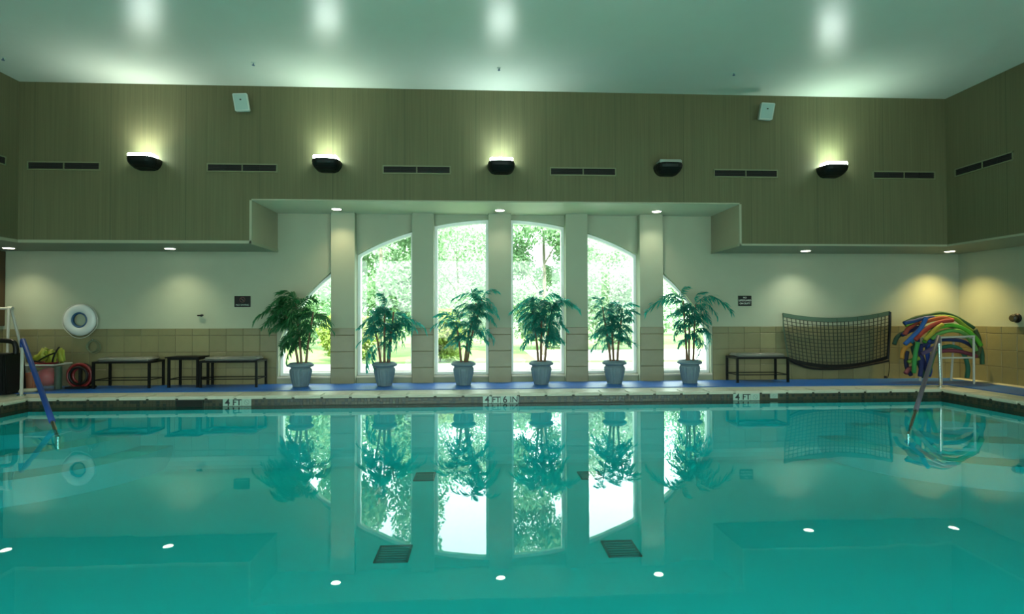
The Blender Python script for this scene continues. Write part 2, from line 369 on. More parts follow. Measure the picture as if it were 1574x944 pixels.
# windows
for i, (a, b) in enumerate(WIN):
    n = 14; xs = [a+(b-a)*k/n for k in range(n+1)]; fwid = 0.05
    wr = thing('window_%d' % (i+1), None, None); wr['kind'] = 'structure'
    outer = [(a, SZ)] + [(b, SZ)] + [(x, arch(x)) for x in reversed(xs)]
    xi = [min(max(x, a+fwid), b-fwid) for x in xs]
    inner = [(a+fwid, SZ+fwid), (b-fwid, SZ+fwid)] + [(x, arch(xx)-fwid*1.15) for x, xx in zip(reversed(xi), reversed(xs))]
    bm = B(); y0, y1 = YW+.10, YW+.20; N = len(outer)
    vo0 = [bm.verts.new((x, y0, z)) for x, z in outer]; vi0 = [bm.verts.new((x, y0, z)) for x, z in inner]
    vo1 = [bm.verts.new((x, y1, z)) for x, z in outer]; vi1 = [bm.verts.new((x, y1, z)) for x, z in inner]
    for k in range(N):
        j = (k+1) % N
        for q in ((vo0[k], vo0[j], vi0[j], vi0[k]), (vo1[k], vi1[k], vi1[j], vo1[j]), (vi0[k], vi0[j], vi1[j], vi1[k]), (vo0[k], vo1[k], vo1[j], vo0[j])):
            try: bm.faces.new(q)
            except ValueError: pass
    obj('window_frame', bm, M['win_frame'], wr)
    bm = B(); bm.faces.new([bm.verts.new((x, YW+.115, z)) for x, z in inner]); obj('pane', bm, M['glass'], wr)
    obj('window_sill', rbox(a, b, YW-.05, YW+.10, SZ-.03, SZ, .004), M['sill'], wr)
# wainscot tiles, one object each
TW = 0.2815
def tiles(parent, x0, x1, y, zb=ZD, axis='X', face=-1, name='tile'):
    """rows of square tiles and one narrow border row from x0 to x1 on a plane"""
    n = max(1, round((x1-x0)/TW)); tw = (x1-x0)/n; rows = [(0, .275), (.28, .275), (.56, .275), (.84, .115)]
    rows = [(z, h, 'tile', M['tile']) for z, h in rows[:3]] + [(rows[3][0], rows[3][1], 'border_tile', M['tile_border'])]
    rnd = random.Random(int(abs(x0*100)))
    for z, h, nm, m in rows:
        g = .006
        if axis == 'X': bmt = rbox(g/2, tw-g/2, y-.011, y, 0, h-.004, .003, 1)
        elif axis == 'Y': bmt = rbox(y, y+face*.011, g/2, tw-g/2, 0, h-.004, .003, 1) if face > 0 else rbox(y-.011, y, g/2, tw-g/2, 0, h-.004, .003, 1)
        t0 = obj(nm, bmt, m, parent)
        for i in range(n):
            o = t0 if i == 0 else link(t0, parent)
            dy = rnd.uniform(-.0015, .0015)
            o.location = (x0+i*tw, dy, zb+z) if axis == 'X' else (dy, x0+i*tw, zb+z)
def bed(parent, *a): obj('grout_bed', box(B(), *a), M['grout'], parent)
tiles(wall_back, -7.99, -3.50, YW-.004); bed(wall_back, -8, -3.50, YW-.008, YW, ZD, ZD+.955)
tiles(wall_back, 4.14, 8.76, YW-.004); bed(wall_back, 4.14, 8.77, YW-.008, YW, ZD, ZD+.955)
for p, (a, b) in zip(pillars, PIL):
    bed(p, a-.004, b+.004, YW-.154, YW-.146, ZD, ZD+.955); tiles(p, a, b, YW-.152)
tiles(wall_right, 5.5, 9.98, XRW-.004, axis='Y', face=-1); bed(wall_right, XRW-.008, XRW, 5.5, 10, ZD, ZD+.955)
tiles(wall_left, 6.6, 9.98, XLW+.004, axis='Y', face=1); bed(wall_left, XLW, XLW+.008, 6.6, 10, ZD, ZD+.955)

# floor (deck round the pool), pool shell, water
bm = B()
box(bm, -8.3, PX0, YB-.2, 10.2, -.02, ZD); box(bm, PX1, 9.1, YB-.2, 10.2, -.02, ZD)
box(bm, PX0, PX1, PY1, 10.2, -.02, ZD); box(bm, PX0, PX1, YB-.2, PY0, -.02, ZD)
struct('floor', bm, M['deck'])
bm = B(); cr = 0.3
def pool_prof():   # rounded junction between wall and floor
    return [(0, 0.0), (0, ZP+cr)] + [(cr-cr*math.cos(k*PI/12), ZP+cr-cr*math.sin(k*PI/12)) for k in range(1, 7)]
rings = []
for (d, z) in pool_prof():
    x0, x1, y0, y1 = PX0+d, PX1-d, PY0+d, PY1-d
    rings.append([bm.verts.new(p) for p in ((x0, y0, z), (x1, y0, z), (x1, y1, z), (x0, y1, z))])
for a, b in zip(rings, rings[1:]):
    for k in range(4): bm.faces.new((a[k], a[(k+1) % 4], b[(k+1) % 4], b[k]))
bm.faces.new(rings[-1])
pool = struct('pool_basin', bm, M['plaster'], label='turquoise plastered pool basin')
# corner steps (quarter rounds) under the two handrails
for (cx, s, lab) in ((PX0, 1, 'left'), (PX1, -1, 'right')):
    for k, (rad, zt) in enumerate(((1.1, -.18), (1.55, -.36), (2.0, -.55))):
        bm = B(); n = 16; top = [bm.verts.new((cx, PY1, zt))]; bot = [bm.verts.new((cx, PY1, ZP))]
        for i in range(n+1):
            a = PI/2*i/n; x = cx+s*rad*math.cos(a); y = PY1-rad*math.sin(a)
            top.append(bm.verts.new((x, y, zt))); bot.append(bm.verts.new((x, y, ZP)))
        bm.faces.new(top); bm.faces.new(bot[::-1])
        for i in range(1, n+1): bm.faces.new((top[i], top[i+1], bot[i+1], bot[i]))
        bm.faces.new((top[0], top[1], bot[1], bot[0])); bm.faces.new((top[-1], top[0], bot[0], bot[-1]))
        obj('corner_step', bm, M['plaster'], pool)
bm = B()
nx, ny = 2, 2
bm.faces.new([bm.verts.new(p) for p in ((PX0, PY0, 0), (PX1, PY0, 0), (PX1, PY1, 0), (PX0, PY1, 0))])
wt = struct('pool_water', bm, M['water'], label='still turquoise pool water mirroring the arched window'); wt['category'] = 'water'
# waterline mosaic: too many and too small to pick out -> one part
for mname, par, pick in (('mosaic_dark', 'mosaic_tile', 0), ('mosaic_tan', 'mosaic_tile', 1)):
    bm = B(); rnd = random.Random(4)
    step = 0.046
    x = PX0+.02; i = 0
    while x < PX1-.03:
        for r_, z0 in enumerate((0.008, 0.050)):
            dark = (i % 2 == 0) and r_ == 1 or (r_ == 0 and rnd.random() < .25)
            if rnd.random() < .08: dark = not dark
            if (0 if dark else 1) == pick: box(bm, x, x+step-.005, PY1-.008, PY1, z0, z0+.038)
        x += step; i += 1
    for X, s in ((PX0, 1), (PX1, -1)):
        y = 4.0; i = 0
        while y < PY1-.04:
            for r_, z0 in enumerate((0.008, 0.050)):
                dark = (i % 2 == 0) and r_ == 1 or (r_ == 0 and rnd.random() < .25)
                if rnd.random() < .08: dark = not dark
                if (0 if dark else 1) == pick: box(bm, min(X, X+s*.008), max(X, X+s*.008), y, y+step-.005, z0, z0+.038)
            y += step; i += 1
    o = obj(par, bm, M[mname], pool); o['kind'] = 'stuff'
bm = B(); box(bm, PX0, PX1, PY1-.003, PY1+.001, -.05, ZD-.02); box(bm, PX0-.001, PX0+.003, PY0, PY1, -.05, ZD-.02); box(bm, PX1-.003, PX1+.001, PY0, PY1, -.05, ZD-.02)
obj('mosaic_bed', bm, M['mosaic_bed'], pool)
# coping stones, bullnosed, one object each
CW = .42
c0 = obj('coping_stone', rbox(.004, CW-.004, 0, .30, 0, .045, .018, 3), M['coping'], pool)
n = int((PX1-PX0)/CW)+1; cw = (PX1-PX0)/n
for i in range(n):
    o = c0 if i == 0 else link(c0, pool)
    o.location = (PX0+i*cw, PY1-.03, ZD-.035); o.scale = (cw/CW, 1, 1)
for X, s in ((PX0, 1), (PX1, -1)):
    for i in range(18):
        y = PY1-.03-i*CW
        if y-CW < PY0: break
        o = link(c0, pool); o.rotation_euler = (0, 0, PI/2 if s > 0 else -PI/2)
        o.location = (PX0+.03, y-CW, ZD-.035) if s > 0 else (PX1-.03, y, ZD-.035)
for cx, s in ((PX0, 1), (PX1, -1)):
    obj('coping_corner', rbox(min(cx+s*.03, cx-s*.27), max(cx+s*.03, cx-s*.27), PY1-.03, PY1+.27, ZD-.034, ZD+.011, .018, 3), M['coping'], pool)
# lamps added to brighten the water, out of view in the near wall
for k in range(6):
    t = thing('added_pool_lamp', 'added underwater lamp in the near wall of the pool, below the view, %s' % ['far left', 'left', 'left of the middle', 'right of the middle', 'right', 'far right'][k], 'lamp', (-5.2+k*2.2, PY0, -.45))
    o = obj('lens', lathe(B(), [(.14, 0), (.13, .02), (.06, .035)], 24), M['bulb'], t); o.rotation_euler = (-PI/2, 0, 0)
    o = obj('bezel', torus(B(), (0, .005, 0), .15, .012, 28, 6, 'Y'), M['steel'], t)
    ld = bpy.data.lights.new('added_pool_beam', 'AREA'); ld.shape = 'DISK'; ld.size = .28; ld.energy = 9; ld.color = (.85, 1, 1); ld.spread = math.radians(170)
    lo = bpy.data.objects.new('added_pool_beam', ld); C.objects.link(lo); lo.parent = t; lo.location = (0, .045, 0); lo.rotation_euler = (PI/2, 0, 0)
# drains on the pool floor
def drain(x, y, wd, dp, lab):
    t = thing('floor_drain', lab, 'drain', (x, y, ZP), group='grated drains on the pool floor')
    obj('frame', box(box(box(box(B(), -wd/2, wd/2, -dp/2, -dp/2+.02, 0, .012), -wd/2, wd/2, dp/2-.02, dp/2, 0, .012), -wd/2, -wd/2+.02, -dp/2, dp/2, 0, .012), wd/2-.02, wd/2, -dp/2, dp/2, 0, .012), M['step_edge'], t)
    obj('grate_back', box(B(), -wd/2, wd/2, -dp/2, dp/2, 0, .003), M['step_edge'], t)
    k = 6
    s0 = obj('grate_slat', box(B(), -wd/2+.02, wd/2-.02, -.009, .009, .003, .010), M['drain_slat'], t)
    for i in range(k):
        o = s0 if i == 0 else link(s0, t)
        o.location = (0, -dp/2 + dp*(i+1)/(k+1), 0)
drain(-0.79, 5.22, .30, .36, 'nearer dark grated drain left of the middle on the pool floor')
drain(1.28, 5.21, .30, .36, 'nearer dark grated drain right of the middle on the pool floor')
drain(-0.75, 7.68, .27, .38, 'farther small dark drain left of the middle, near the deep wall')
drain(1.46, 7.60, .30, .36, 'farther small dark drain right of the middle, near the deep wall')

# ------------------------------------------------------------------ lamps
def sconce(x, y, z, rz, lab, on=True, energy=26, col=(0.88, 1.0, 0.86)):
    t = thing('wall_sconce', lab, 'lamp', (x, y, z), (0, 0, rz), group='half-bowl wall sconces in a row on the olive wall')
    # local: wall at y=0, lamp sticks out to -y; half-bowl body, wide at the top
    bm = B(); rings = []
    prof = [(0.0, .205, .27), (.03, .212, .28), (.07, .205, .265), (.11, .185, .225), (.145, .150, .16), (.165, .10, .08)]
    for (dz, hw, dp) in prof:
        ring = []
        for k in range(13):
            a = PI*k/12; ex = math.copysign(abs(math.cos(a))**.55, math.cos(a)); ey = abs(math.sin(a))**.55
            ring.append(bm.verts.new((hw*ex, -dp*ey, -dz)))
        rings.append(ring)
    for a, b in zip(rings, rings[1:]):
        for k in range(12): bm.faces.new((a[k], b[k], b[k+1], a[k+1]))
        bm.faces.new((a[0], a[12], b[12], b[0]))
    bm.faces.new(rings[0]); bm.faces.new(rings[-1])
    obj('body', bm, M['black'], t, smooth=False)
    obj('lens', rbox(-.175, .175, -.225, -.03, .0, .055, .012), M['lens'] if on else M['lens_off'], t)
    obj('wall_plate', rbox(-.12, .12, -.012, 0, -.13, .02, .004), M['black'], t)
    if on:
        ld = bpy.data.lights.new('sconce_light', 'AREA'); ld.shape = 'RECTANGLE'; ld.size = .34; ld.size_y = .16
        ld.energy = energy*.2; ld.color = col; ld.spread = math.radians(125)
        lo = bpy.data.objects.new('sconce_light', ld); C.objects.link(lo); lo.parent = t; lo.location = (0, -.17, .062); lo.rotation_euler = (PI, 0, 0)
    return t
SP = 'wall sconce over the '
for x, on, lab, e, c in ((-5.03, True, 'lit black half-bowl sconce, leftmost in the row on the olive wall', 30, (1, 1, .86)),
                (-2.34, True, 'lit black half-bowl sconce left of the window bay middle, second from the left', 26, (.86, 1, .82)),
                (0.32, True, 'lit black half-bowl sconce above the centre window pillar', 22, (.86, 1, .98)),
                (2.95, False, 'unlit black half-bowl sconce, the only dark one on the olive wall', 0, (1, 1, 1)),
                (5.62, True, 'lit black half-bowl sconce, rightmost in the row on the olive wall', 28, (.78, 1, .80))):
    sconce(x, YU, 3.665, 0, lab, on, e, c)
# sconces added out of view beside and behind the camera, for more light
for k, (x, y, rz) in enumerate([(XLU, 4.6, PI/2), (XLU, .6, PI/2), (XRU, 4.2, -PI/2), (XRU, .4, -PI/2), (-4.4, YB, PI), (0.3, YB, PI), (5.0, YB, PI)]):
    sconce(x, y, 3.83 if abs(rz) > 2 else 3.665, rz, ['added lit sconce on the left wall outside the view', 'added lit sconce on the left wall beside the camera', 'added lit sconce on the right wall outside the view',
           'added lit sconce on the right wall beside the camera', 'added lit sconce on the wall behind the camera, left', 'added lit sconce on the wall behind the camera, middle',
           'added lit sconce on the wall behind the camera, right'][k], True, 46 if x < 0 else 26, (.90, 1, .84) if x < 0 else (.72, 1, .90))

def downlight(x, y, z, lab, energy, col, ang=118):
    t = thing('downlight', lab, 'lamp', (x, y, z), group='recessed downlights in the soffit')
    obj('trim_ring', torus(B(), (0, 0, -.002), .085, .012, 28, 6, 'Z', .6), M['white'], t)
    bm = B(); lathe(bm, [(.070, -.012), (.076, -.004), (.076, 0)], 24); obj('bulb', bm, M['bulb'], t)
    ld = bpy.data.lights.new('downlight_beam', 'SPOT'); ld.energy = energy*2.0; ld.color = col; ld.spot_size = math.radians(ang); ld.spot_blend = 1.0; ld.shadow_soft_size = .06
    lo = bpy.data.objects.new('downlight_beam', ld); C.objects.link(lo); lo.parent = t; lo.location = (0, 0, -.03)
for x, z, lab, e, c in ((-7.546, ZL, 'small lit downlight in the low soffit at the far left corner', 26, (1, .90, .62)),
                        (-5.042, ZL, 'small lit downlight in the low soffit above the left bench', 26, (1, .92, .64)),
                        (-2.376, ZH, 'small lit downlight in the window bay, left, casting warm light on a pillar', 22, (1, .80, .50)),
                        (0.321, ZH, 'small lit downlight in the window bay above the centre pillar', 10, (1, .88, .70)),
                        (2.992, ZH, 'small lit downlight in the window bay, right, with a small flare', 17, (1, .93, .72)),
                        (5.601, ZL, 'bright lit downlight in the low soffit between bench and net', 34, (1, .97, .80)),
                        (8.20, ZL, 'warm lit downlight in the soffit corner above the foam noodles', 85, (1, .72, .30))):
    downlight(x, 9.53, z, lab, e, c)

# ------------------------------------------------------------------ things on the upper wall and ceiling
def vent(loc, rz, w_, lab):
    t = thing('air_vent', lab, 'vent', loc, (0, 0, rz), group='long twin-slot air vents in the olive wall')
    h = .115
    bm = B()
    box(bm, -w_/2, w_/2, -.014, 0, h/2-.012, h/2+.006); box(bm, -w_/2, w_/2, -.014, 0, -h/2-.008, -h/2+.008)
    for a in (-w_/2, -.008, w_/2-.016): box(bm, a, a+.016, -.014, 0, -h/2, h/2)
    obj('frame', bm, M['vent_frame'], t)
    obj('slot_back', box(B(), -w_/2+.01, w_/2-.01, -.004, 0, -h/2, h/2), M['vent_black'], t)
    for s in (-1, 1):
        x0, x1 = (-w_/2+.016, -.008) if s < 0 else (.008, w_/2-.016)
        s0 = None
        for k in range(3):
            z = -h/2+.03+k*.028
            bm = box(B(), x0, x1, -.012, -.006, -.0025, .0025) if s0 is None else None
            if s0 is None: s0 = obj('louvre', bm, M['vent_black'], t); s0.location = (0, 0, z)
            else: link(s0, t, (0, 0, z))
        obj('damper', box(B(), (x0+x1)/2-.004, (x0+x1)/2+.004, -.012, -.004, -h/2, h/2), M['vent_black'], t)
for xc, lab in ((-6.245, 'long dark air vent, leftmost on the olive back wall'), (-3.631, 'long dark air vent between the two left sconces'),
                (-0.989, 'long dark air vent left of the centre sconce'), (1.613, 'long dark air vent right of the centre sconce'),
                (4.24, 'long dark air vent between the unlit sconce and the right sconce'), (6.876, 'long dark air vent near the right corner of the olive back wall')):
    vent((xc, YU, 3.566), 0, 1.05, lab)
vent((XRU, 8.20, 3.566), -PI/2, 1.0, 'long dark air vent on the right side wall')
vent((XLU, 8.12, 3.566), PI/2, 1.05, 'dark air vent on the left side wall, cut by the frame')

def speaker(x, z, tilt, yaw, roll, lab):
    t = thing('wall_speaker', lab, 'speaker', (x, YU, z), group='small pale speakers high on the olive wall')
    cab = obj('cabinet', rbox(-.10, .10, -.15, .0, -.125, .125, .008), M['speaker'], t)
    cab.location = (0, -.10, 0); cab.rotation_euler = (tilt, roll, yaw)
    g = obj('grille', rbox(-.085, .085, -.154, -.148, -.11, .11, .003), M['speaker_mesh'], cab)
    obj('badge', rbox(-.012, .012, -.158, -.152, .025, .045, .002), M['ink'], cab)
    obj('bracket', tube(B(), [(0, -.14, -.02), (0, 0, -.02)], .018, 8), M['black'], t)
speaker(-3.60, 4.52, math.radians(12), math.radians(14), math.radians(-8), 'small pale speaker on the left of the olive wall')
speaker(4.52, 4.52, math.radians(12), math.radians(-14), math.radians(8), 'small pale speaker on the right of the olive wall')
for x, lab in ((-6.48, 'tiny ceiling sprinkler head at the left corner'), (-3.154, 'tiny ceiling sprinkler head near the left speaker'),
               (.264, 'tiny ceiling sprinkler head near the middle'), (3.686, 'tiny ceiling sprinkler head near the right speaker')):
    t = thing('sprinkler_head', lab, 'sprinkler', (x, 8.06, ZC), group='sprinkler heads in the ceiling')
    obj('escutcheon', lathe(B(), [(.022, -.008), (.032, 0)], 16), M['speaker'], t)
    obj('deflector', lathe(B(), [(.006, -.04), (.020, -.038), (.020, -.034), (.006, -.032), (.006, 0)], 12), M['ring_blue'], t)

# ------------------------------------------------------------------ blue matting
def matting(name, x0, x1, y0, y1, lab):
    t = thing(name, lab, 'mat', ((x0+x1)/2, (y0+y1)/2, ZD+.0))
    return t
bm = B()
pts_out = [(-7.92, 6.0), (-7.92, 9.86), (8.42, 9.86), (8.42, 4.6)]
pts_in = [(-7.14, 6.0), (-7.14, 9.02), (7.66, 9.00), (7.66, 4.6)]
a = [bm.verts.new((x, y, ZD+.002)) for x, y in pts_out]; b = [bm.verts.new((x, y, ZD+.002)) for x, y in pts_in]
a2 = [bm.verts.new((x, y, ZD+.014)) for x, y in pts_out]; b2 = [bm.verts.new((x, y, ZD+.014)) for x, y in pts_in]
for i in range(3):
    bm.faces.new((a2[i], a2[i+1], b2[i+1], b2[i])); bm.faces.new((a[i], b[i], b[i+1], a[i+1]))
    bm.faces.new((a[i], a[i+1], a2[i+1], a2[i])); bm.faces.new((b[i], b2[i], b2[i+1], b[i+1]))
bm.faces.new((a[0], a2[0], b2[0], b[0])); bm.faces.new((a[3], b[3], b2[3], a2[3]))
tag(obj('floor_runner', bm, M['mat']), 'blue rubber floor runner laid along the deck under the windows and round both corners', 'mat')
ZM = ZD + .014

# ------------------------------------------------------------------ benches and side table
def bench(x0, x1, lab, h=.43, cushion=True, name='bench', cat='bench', y0=9.45, y1=9.86, group='black metal benches by the wall'):
    t = thing(name, lab, cat, ((x0+x1)/2, (y0+y1)/2, ZM), group=group)
    W = (x1-x0)/2; D = (y1-y0)/2; q = .017
    leg = obj('leg', box(B(), -q, q, -q, q, 0, h), M['black_metal'], t); leg.location = (-W, -D, 0)
    for x, y in ((W, -D), (-W, D), (W, D)): link(leg, t, (x, y, 0))
    foot = obj('foot', rbox(-.018, .018, -.018, .018, 0, .03, .003), M['black'], leg)
    for c in [o for o in t.children if o.name.startswith('leg') and o is not leg]: link(foot, c)
    r1 = obj('side_rail', box(B(), -W, W, -q, q, h-.03, h), M['black_metal'], t); r1.location = (0, -D, 0); link(r1, t, (0, D, 0))
    r2 = obj('end_rail', box(B(), -q, q, -D, D, h-.03, h), M['black_metal'], t); r2.location = (-W, 0, 0); link(r2, t, (W, 0, 0))
    s1 = obj('stretcher', box(B(), -W, W, -.007, .007, .125, .139), M['black_metal'], t); s1.location = (0, -D, 0); link(s1, t, (0, D, 0))
    s2 = obj('end_stretcher', box(B(), -.007, .007, -D, D, .125, .139), M['black_metal'], t); s2.location = (-W, 0, 0); link(s2, t, (W, 0, 0))
    if cushion:
        bm = rbox(-W+.03, W-.03, -D+.02, D-.01, h-.005, h+.055, .022, 3)
        c = obj('cushion', bm, M['cushion'], t, smooth=True)
    return t
bench(-6.17, -5.31, 'black metal bench with a worn grey cushion, leftmost, beside the toy tub')
bench(-4.51, -3.63, 'black metal bench with grey cushion, between the side table and the first potted palm')
bench(4.34, 5.22, 'black metal bench with grey cushion, right of the windows beside the net')
t = bench(-5.03, -4.58, 'small black metal side table between the two left benches', h=.475, cushion=False, name='side_table', cat='table', y0=9.5, y1=9.85, group=None)
obj('table_top', rbox(-.29, .25, -.19, .19, .475, .492, .005), M['black_metal'], t)

# ------------------------------------------------------------------ wall items: ring, signs, hooks
t = thing('life_ring', 'white life ring with a dark blue inner band hung on the left wall', 'life ring', (-6.70, YW-.02, 1.245))
bm = B(); torus(bm, (0, -.06, 0), .193, .073, 48, 12, 'Y', .62); obj('ring', bm, M['white'], t, smooth=True)
bm = B(); torus(bm, (0, -.06, 0), .118, .019, 40, 8, 'Y', 1.6); obj('inner_band', bm, M['ring_blue'], t, smooth=True)
bm = B()
for k in range(4):
    a0 = PI/4 + k*PI/2
    pts = smooth_path([(.285*math.cos(a0+u), -.06, .285*math.sin(a0+u) - (.02*math.sin(u/1.57*PI))) for u in (0, .4, .8, 1.2, 1.57)], 4)
    tube(bm, pts, .006, 5)
obj('grab_line', bm, M['white_pvc'], t)
obj('hook', tube(B(), [(0, .02, .13), (0, -.05, .13), (0, -.05, .16)], .010, 6), M['steel'], t)
t = thing('rescue_rope', 'thin greenish rope coil hanging below the life ring', 'rope', (-6.50, YW-.02, .86))
bm = B(); torus(bm, (0, -.03, -.05), .10, .008, 24, 5, 'Y'); torus(bm, (.02, -.04, -.07), .105, .008, 24, 5, 'Y'); torus(bm, (-.02, -.035, -.06), .09, .008, 24, 5, 'Y')
obj('coil', bm, mat('rope_green', (.10, .13, .07), .8), t); obj('hook', tube(B(), [(0, .01, .05), (0, -.06, .05), (0, -.06, .07)], .008, 6), M['steel'], t)

def sign(x, z, w_, h, lab, lines, col, y=None):
    t = thing('wall_sign', lab, 'sign', (x, YW, z))
    obj('plate', rbox(-w_/2, w_/2, -.012, 0, -h/2, h/2, .003), M['black'], t)
    for s, sz, m, dz in lines: text_mesh(s, sz, m, 'lettering', t, (0, -.0135, dz), .001)
    return t
t = sign(-4.076, 1.553, .27, .19, 'small black sign with a white line of text on the left wall', [('NO DIVING', .042, M['faint_ink'], -.060)], None)
bm = B(); torus(bm, (0, -.014, .03), .042, .005, 24, 5, 'Y', .4); tube(bm, [(-.03, -.014, .06), (.03, -.014, 0)], .005, 5); obj('pictogram', bm, M['red_ink'], t)
bm = B(); tube(bm, [(-.02, -.0135, .045), (.012, -.0135, .022), (.022, -.0135, .005)], .004, 5); obj('pictogram', bm, M['faint_ink'], t)
sign(4.736, 1.553, .245, .185, 'small black sign with three lines of white text on the right wall',
     [('NO', .040, M['pale_ink'], .055), ('LIFEGUARD', .044, M['pale_ink'], .005), ('ON DUTY', .044, M['pale_ink'], -.050)], None)
t = thing('wall_hook', 'tiny black hook on the cream wall above the side table', 'hook', (-4.76, YW, 1.315))
obj('plate', lathe(B(), [(.02, 0), (.02, .012)], 12), M['black'], t).rotation_euler = (PI/2, 0, 0)
obj('arm', tube(B(), [(-.05, -.03, .0), (.0, -.045, .0), (.045, -.03, .008)], .014, 8), M['black'], t)
obj('stem', tube(B(), [(0, 0, 0), (0, -.04, 0)], .010, 8), M['black'], t)
t = thing('wall_fitting', 'round dark bronze knob on the right side wall above the tiles', 'knob', (XRW, 8.86, 1.236))
o = obj('rose', lathe(B(), [(.075, 0), (.078, .015), (.055, .03)], 24), M['black'], t); o.rotation_euler = (0, -PI/2, 0)
o = obj('handle', lathe(B(), [(.03, .02), (.03, .05), (.058, .06), (.062, .09), (.045, .11)], 24), mat('dark_bronze', (.045, .04, .02), .4), t, smooth=False); o.rotation_euler = (0, -PI/2, 0)

# depth markers and skimmer on the pool edge
def marker(x0, texts, lab):
    t = thing('depth_marker', lab, 'depth marker', (x0, PY1-.008, .0))
    x = 0
    for s, w_, m in texts:
        obj('marker_tile', rbox(x+.002, x+w_-.002, -.008, 0, .004, .104, .002), M['plate'], t)
        if s == '(/)':
            bm = B(); torus(bm, (x+w_/2, -.010, .054), .034, .004, 20, 5, 'Y', .4); tube(bm, [(x+w_/2-.024, -.010, .078), (x+w_/2+.024, -.010, .030)], .004, 5)
            obj('symbol', bm, m, t)
        elif s: text_mesh(s, .138 if len(s) == 1 else .118, m, 'lettering', t, (x+w_/2, -.0095, .052), .001)
        x += w_
marker(-3.722, [('4', .135, M['ink']), ('FT', .135, M['ink']), ('(/)', .135, M['faint_ink'])], 'pale depth marker tiles reading 4 FT on the left of the pool edge')
marker(0.025, [('4', .13, M['ink']), ('FT', .135, M['ink']), ('6', .13, M['ink']), ('IN', .135, M['ink'])], 'pale depth marker tiles reading 4 FT 6 IN at the middle of the pool edge')
marker(3.812, [('4', .135, M['ink']), ('FT', .14, M['ink']), ('(/)', .14, M['faint_ink'])], 'pale depth marker tiles reading 4 FT on the right of the pool edge')
t = thing('marker_plate', 'single small pale tile with a faint symbol right of the right depth marker', 'tile', (4.39, PY1-.008, 0))
obj('tile', rbox(0, .12, -.008, 0, .03, .10, .002), M['plate'], t)
bm = B(); torus(bm, (.06, -.010, .065), .024, .003, 20, 5, 'Y', .4); tube(bm, [(.044, -.010, .08), (.076, -.010, .05)], .003, 5); obj('symbol', bm, M['faint_ink'], t)
t = thing('skimmer_mouth', 'dark skimmer opening in the tile band at the left of the pool edge', 'skimmer', (-4.19, PY1-.010, 0))
obj('opening', box(B(), -.18, .18, -.004, .004, .003, .085), M['vent_black'], t)
obj('frame', box(box(box(B(), -.195, .195, -.010, 0, .085, .095), -.195, -.18, -.010, 0, 0, .085), .18, .195, -.010, 0, 0, .085), M['mosaic_dark'], t)

# ------------------------------------------------------------------ handrails over the corner steps
def handrail(base, top, low, sleeve_m, lab, sleeve_to=.93, r=.026, sname='sleeve'):
    t = thing('handrail', lab, 'handrail', base)
    Bv, Tv, Lv = Vector(base), Vector(top), Vector(low)
    d = (Lv-Tv); dh = Vector((d.x, d.y, 0)).normalized(); dn = d.normalized()
    q = lambda v: tuple(Vector(v)-Bv)
    obj('post', tube(B(), [(0, 0, 0), q(Tv-Vector((0, 0, .10)))], r*.85, 12), M['white_pvc'] if sleeve_m == 'blue_sleeve' else M['steel'], t)
    bend = smooth_path([q(Tv-Vector((0, 0, .10))), q(Tv-Vector((0, 0, .04))+dh*.01), q(Tv+dh*.05), q(Tv+dh*.13-Vector((0, 0, .03)))], 5)
    A = Tv+dh*.13-Vector((0, 0, .03)); S = A+(Lv-A)*sleeve_to
    obj(sname, tube(B(), bend + [q(A+(S-A)*k/6) for k in range(1, 7)], r*1.25, 12), M[sleeve_m], t, smooth=True)
    E = Lv + (Lv-A)*.08
    obj('rail_end', tube(B(), [q(S-(S-A)*.02), q(Lv), q(E), q(E+Vector((0, 0, -.12)))], r*.8, 12), M['steel'], t)
    obj('base_plate', lathe(B(), [(.055, 0), (.05, .014), (.03, .02)], 20), M['steel'], t)
handrail((-6.79, 8.83, ZD), (-6.75, 8.79, .955), (-4.93, 6.90, .0), 'blue_sleeve', 'handrail with a blue padded sleeve slanting into the pool at the left corner')
handrail((7.26, 8.65, ZD), (7.20, 8.60, .95), (5.02, 6.42, .0), 'grey_sleeve', 'handrail with a purplish grey sleeve slanting into the pool at the right corner', .86, .022)

# ------------------------------------------------------------------ left corner: cart, frame, tub, hose
t = thing('towel_cart', 'black plastic cart with an arched handle at the far left, cut by the frame', 'cart', (-7.30, 9.02, ZM))
bm = B(); prism_xz(bm, [(-.31, 0), (.31, 0), (.27, .60), (-.27, .60)], -.20, .18); bmesh.ops.bevel(bm, geom=bm.edges[:], offset=.015, segments=2, affect='EDGES'); obj('body', bm, M['black'], t)
rb = obj('rib', rbox(-.012, .012, -.215, -.195, .05, .56, .004), M['black'], t)
for k in range(6):
    o = rb if k == 0 else link(rb, t)
    o.location = (-.24+k*.096, 0, 0)
hd = smooth_path([(-.28, .0, .58), (-.285, .0, .70), (-.24, .0, .775), (0, .0, .79), (.22, .0, .775), (.275, .0, .70), (.28, .0, .58)], 6)
obj('handle', tube(B(), hd, .036, 10), M['black'], t, smooth=True)
t = thing('towel_stand', 'tall white tube stand behind the black cart at the far left', 'stand', (-7.79, 9.5, ZM))
for s, nm in ((1, 'front_leg'), (0, 'rear_leg')):
    yo = -.18 if s else .2
    for xx, bx in ((.24, .40), (-.24, -.30)):
        obj('leg', tube(B(), [(xx, .05 if s else .1, 1.29), (bx, yo+(.1 if not s else 0), 0)], .020, 8), M['white_pvc'], t)
obj('top_bar', tube(B(), [(-.27, .07, 1.285), (.27, .07, 1.285)], .022, 8), M['white_pvc'], t)
obj('tee_joint', tube(B(), [(.215, .07, 1.285), (.285, .07, 1.285)], .032, 10), M['white_pvc'], t)
obj('lower_bar', tube(B(), [(-.285, -.09, .35), (.355, -.09, .35)], .016, 8), M['white_pvc'], t)

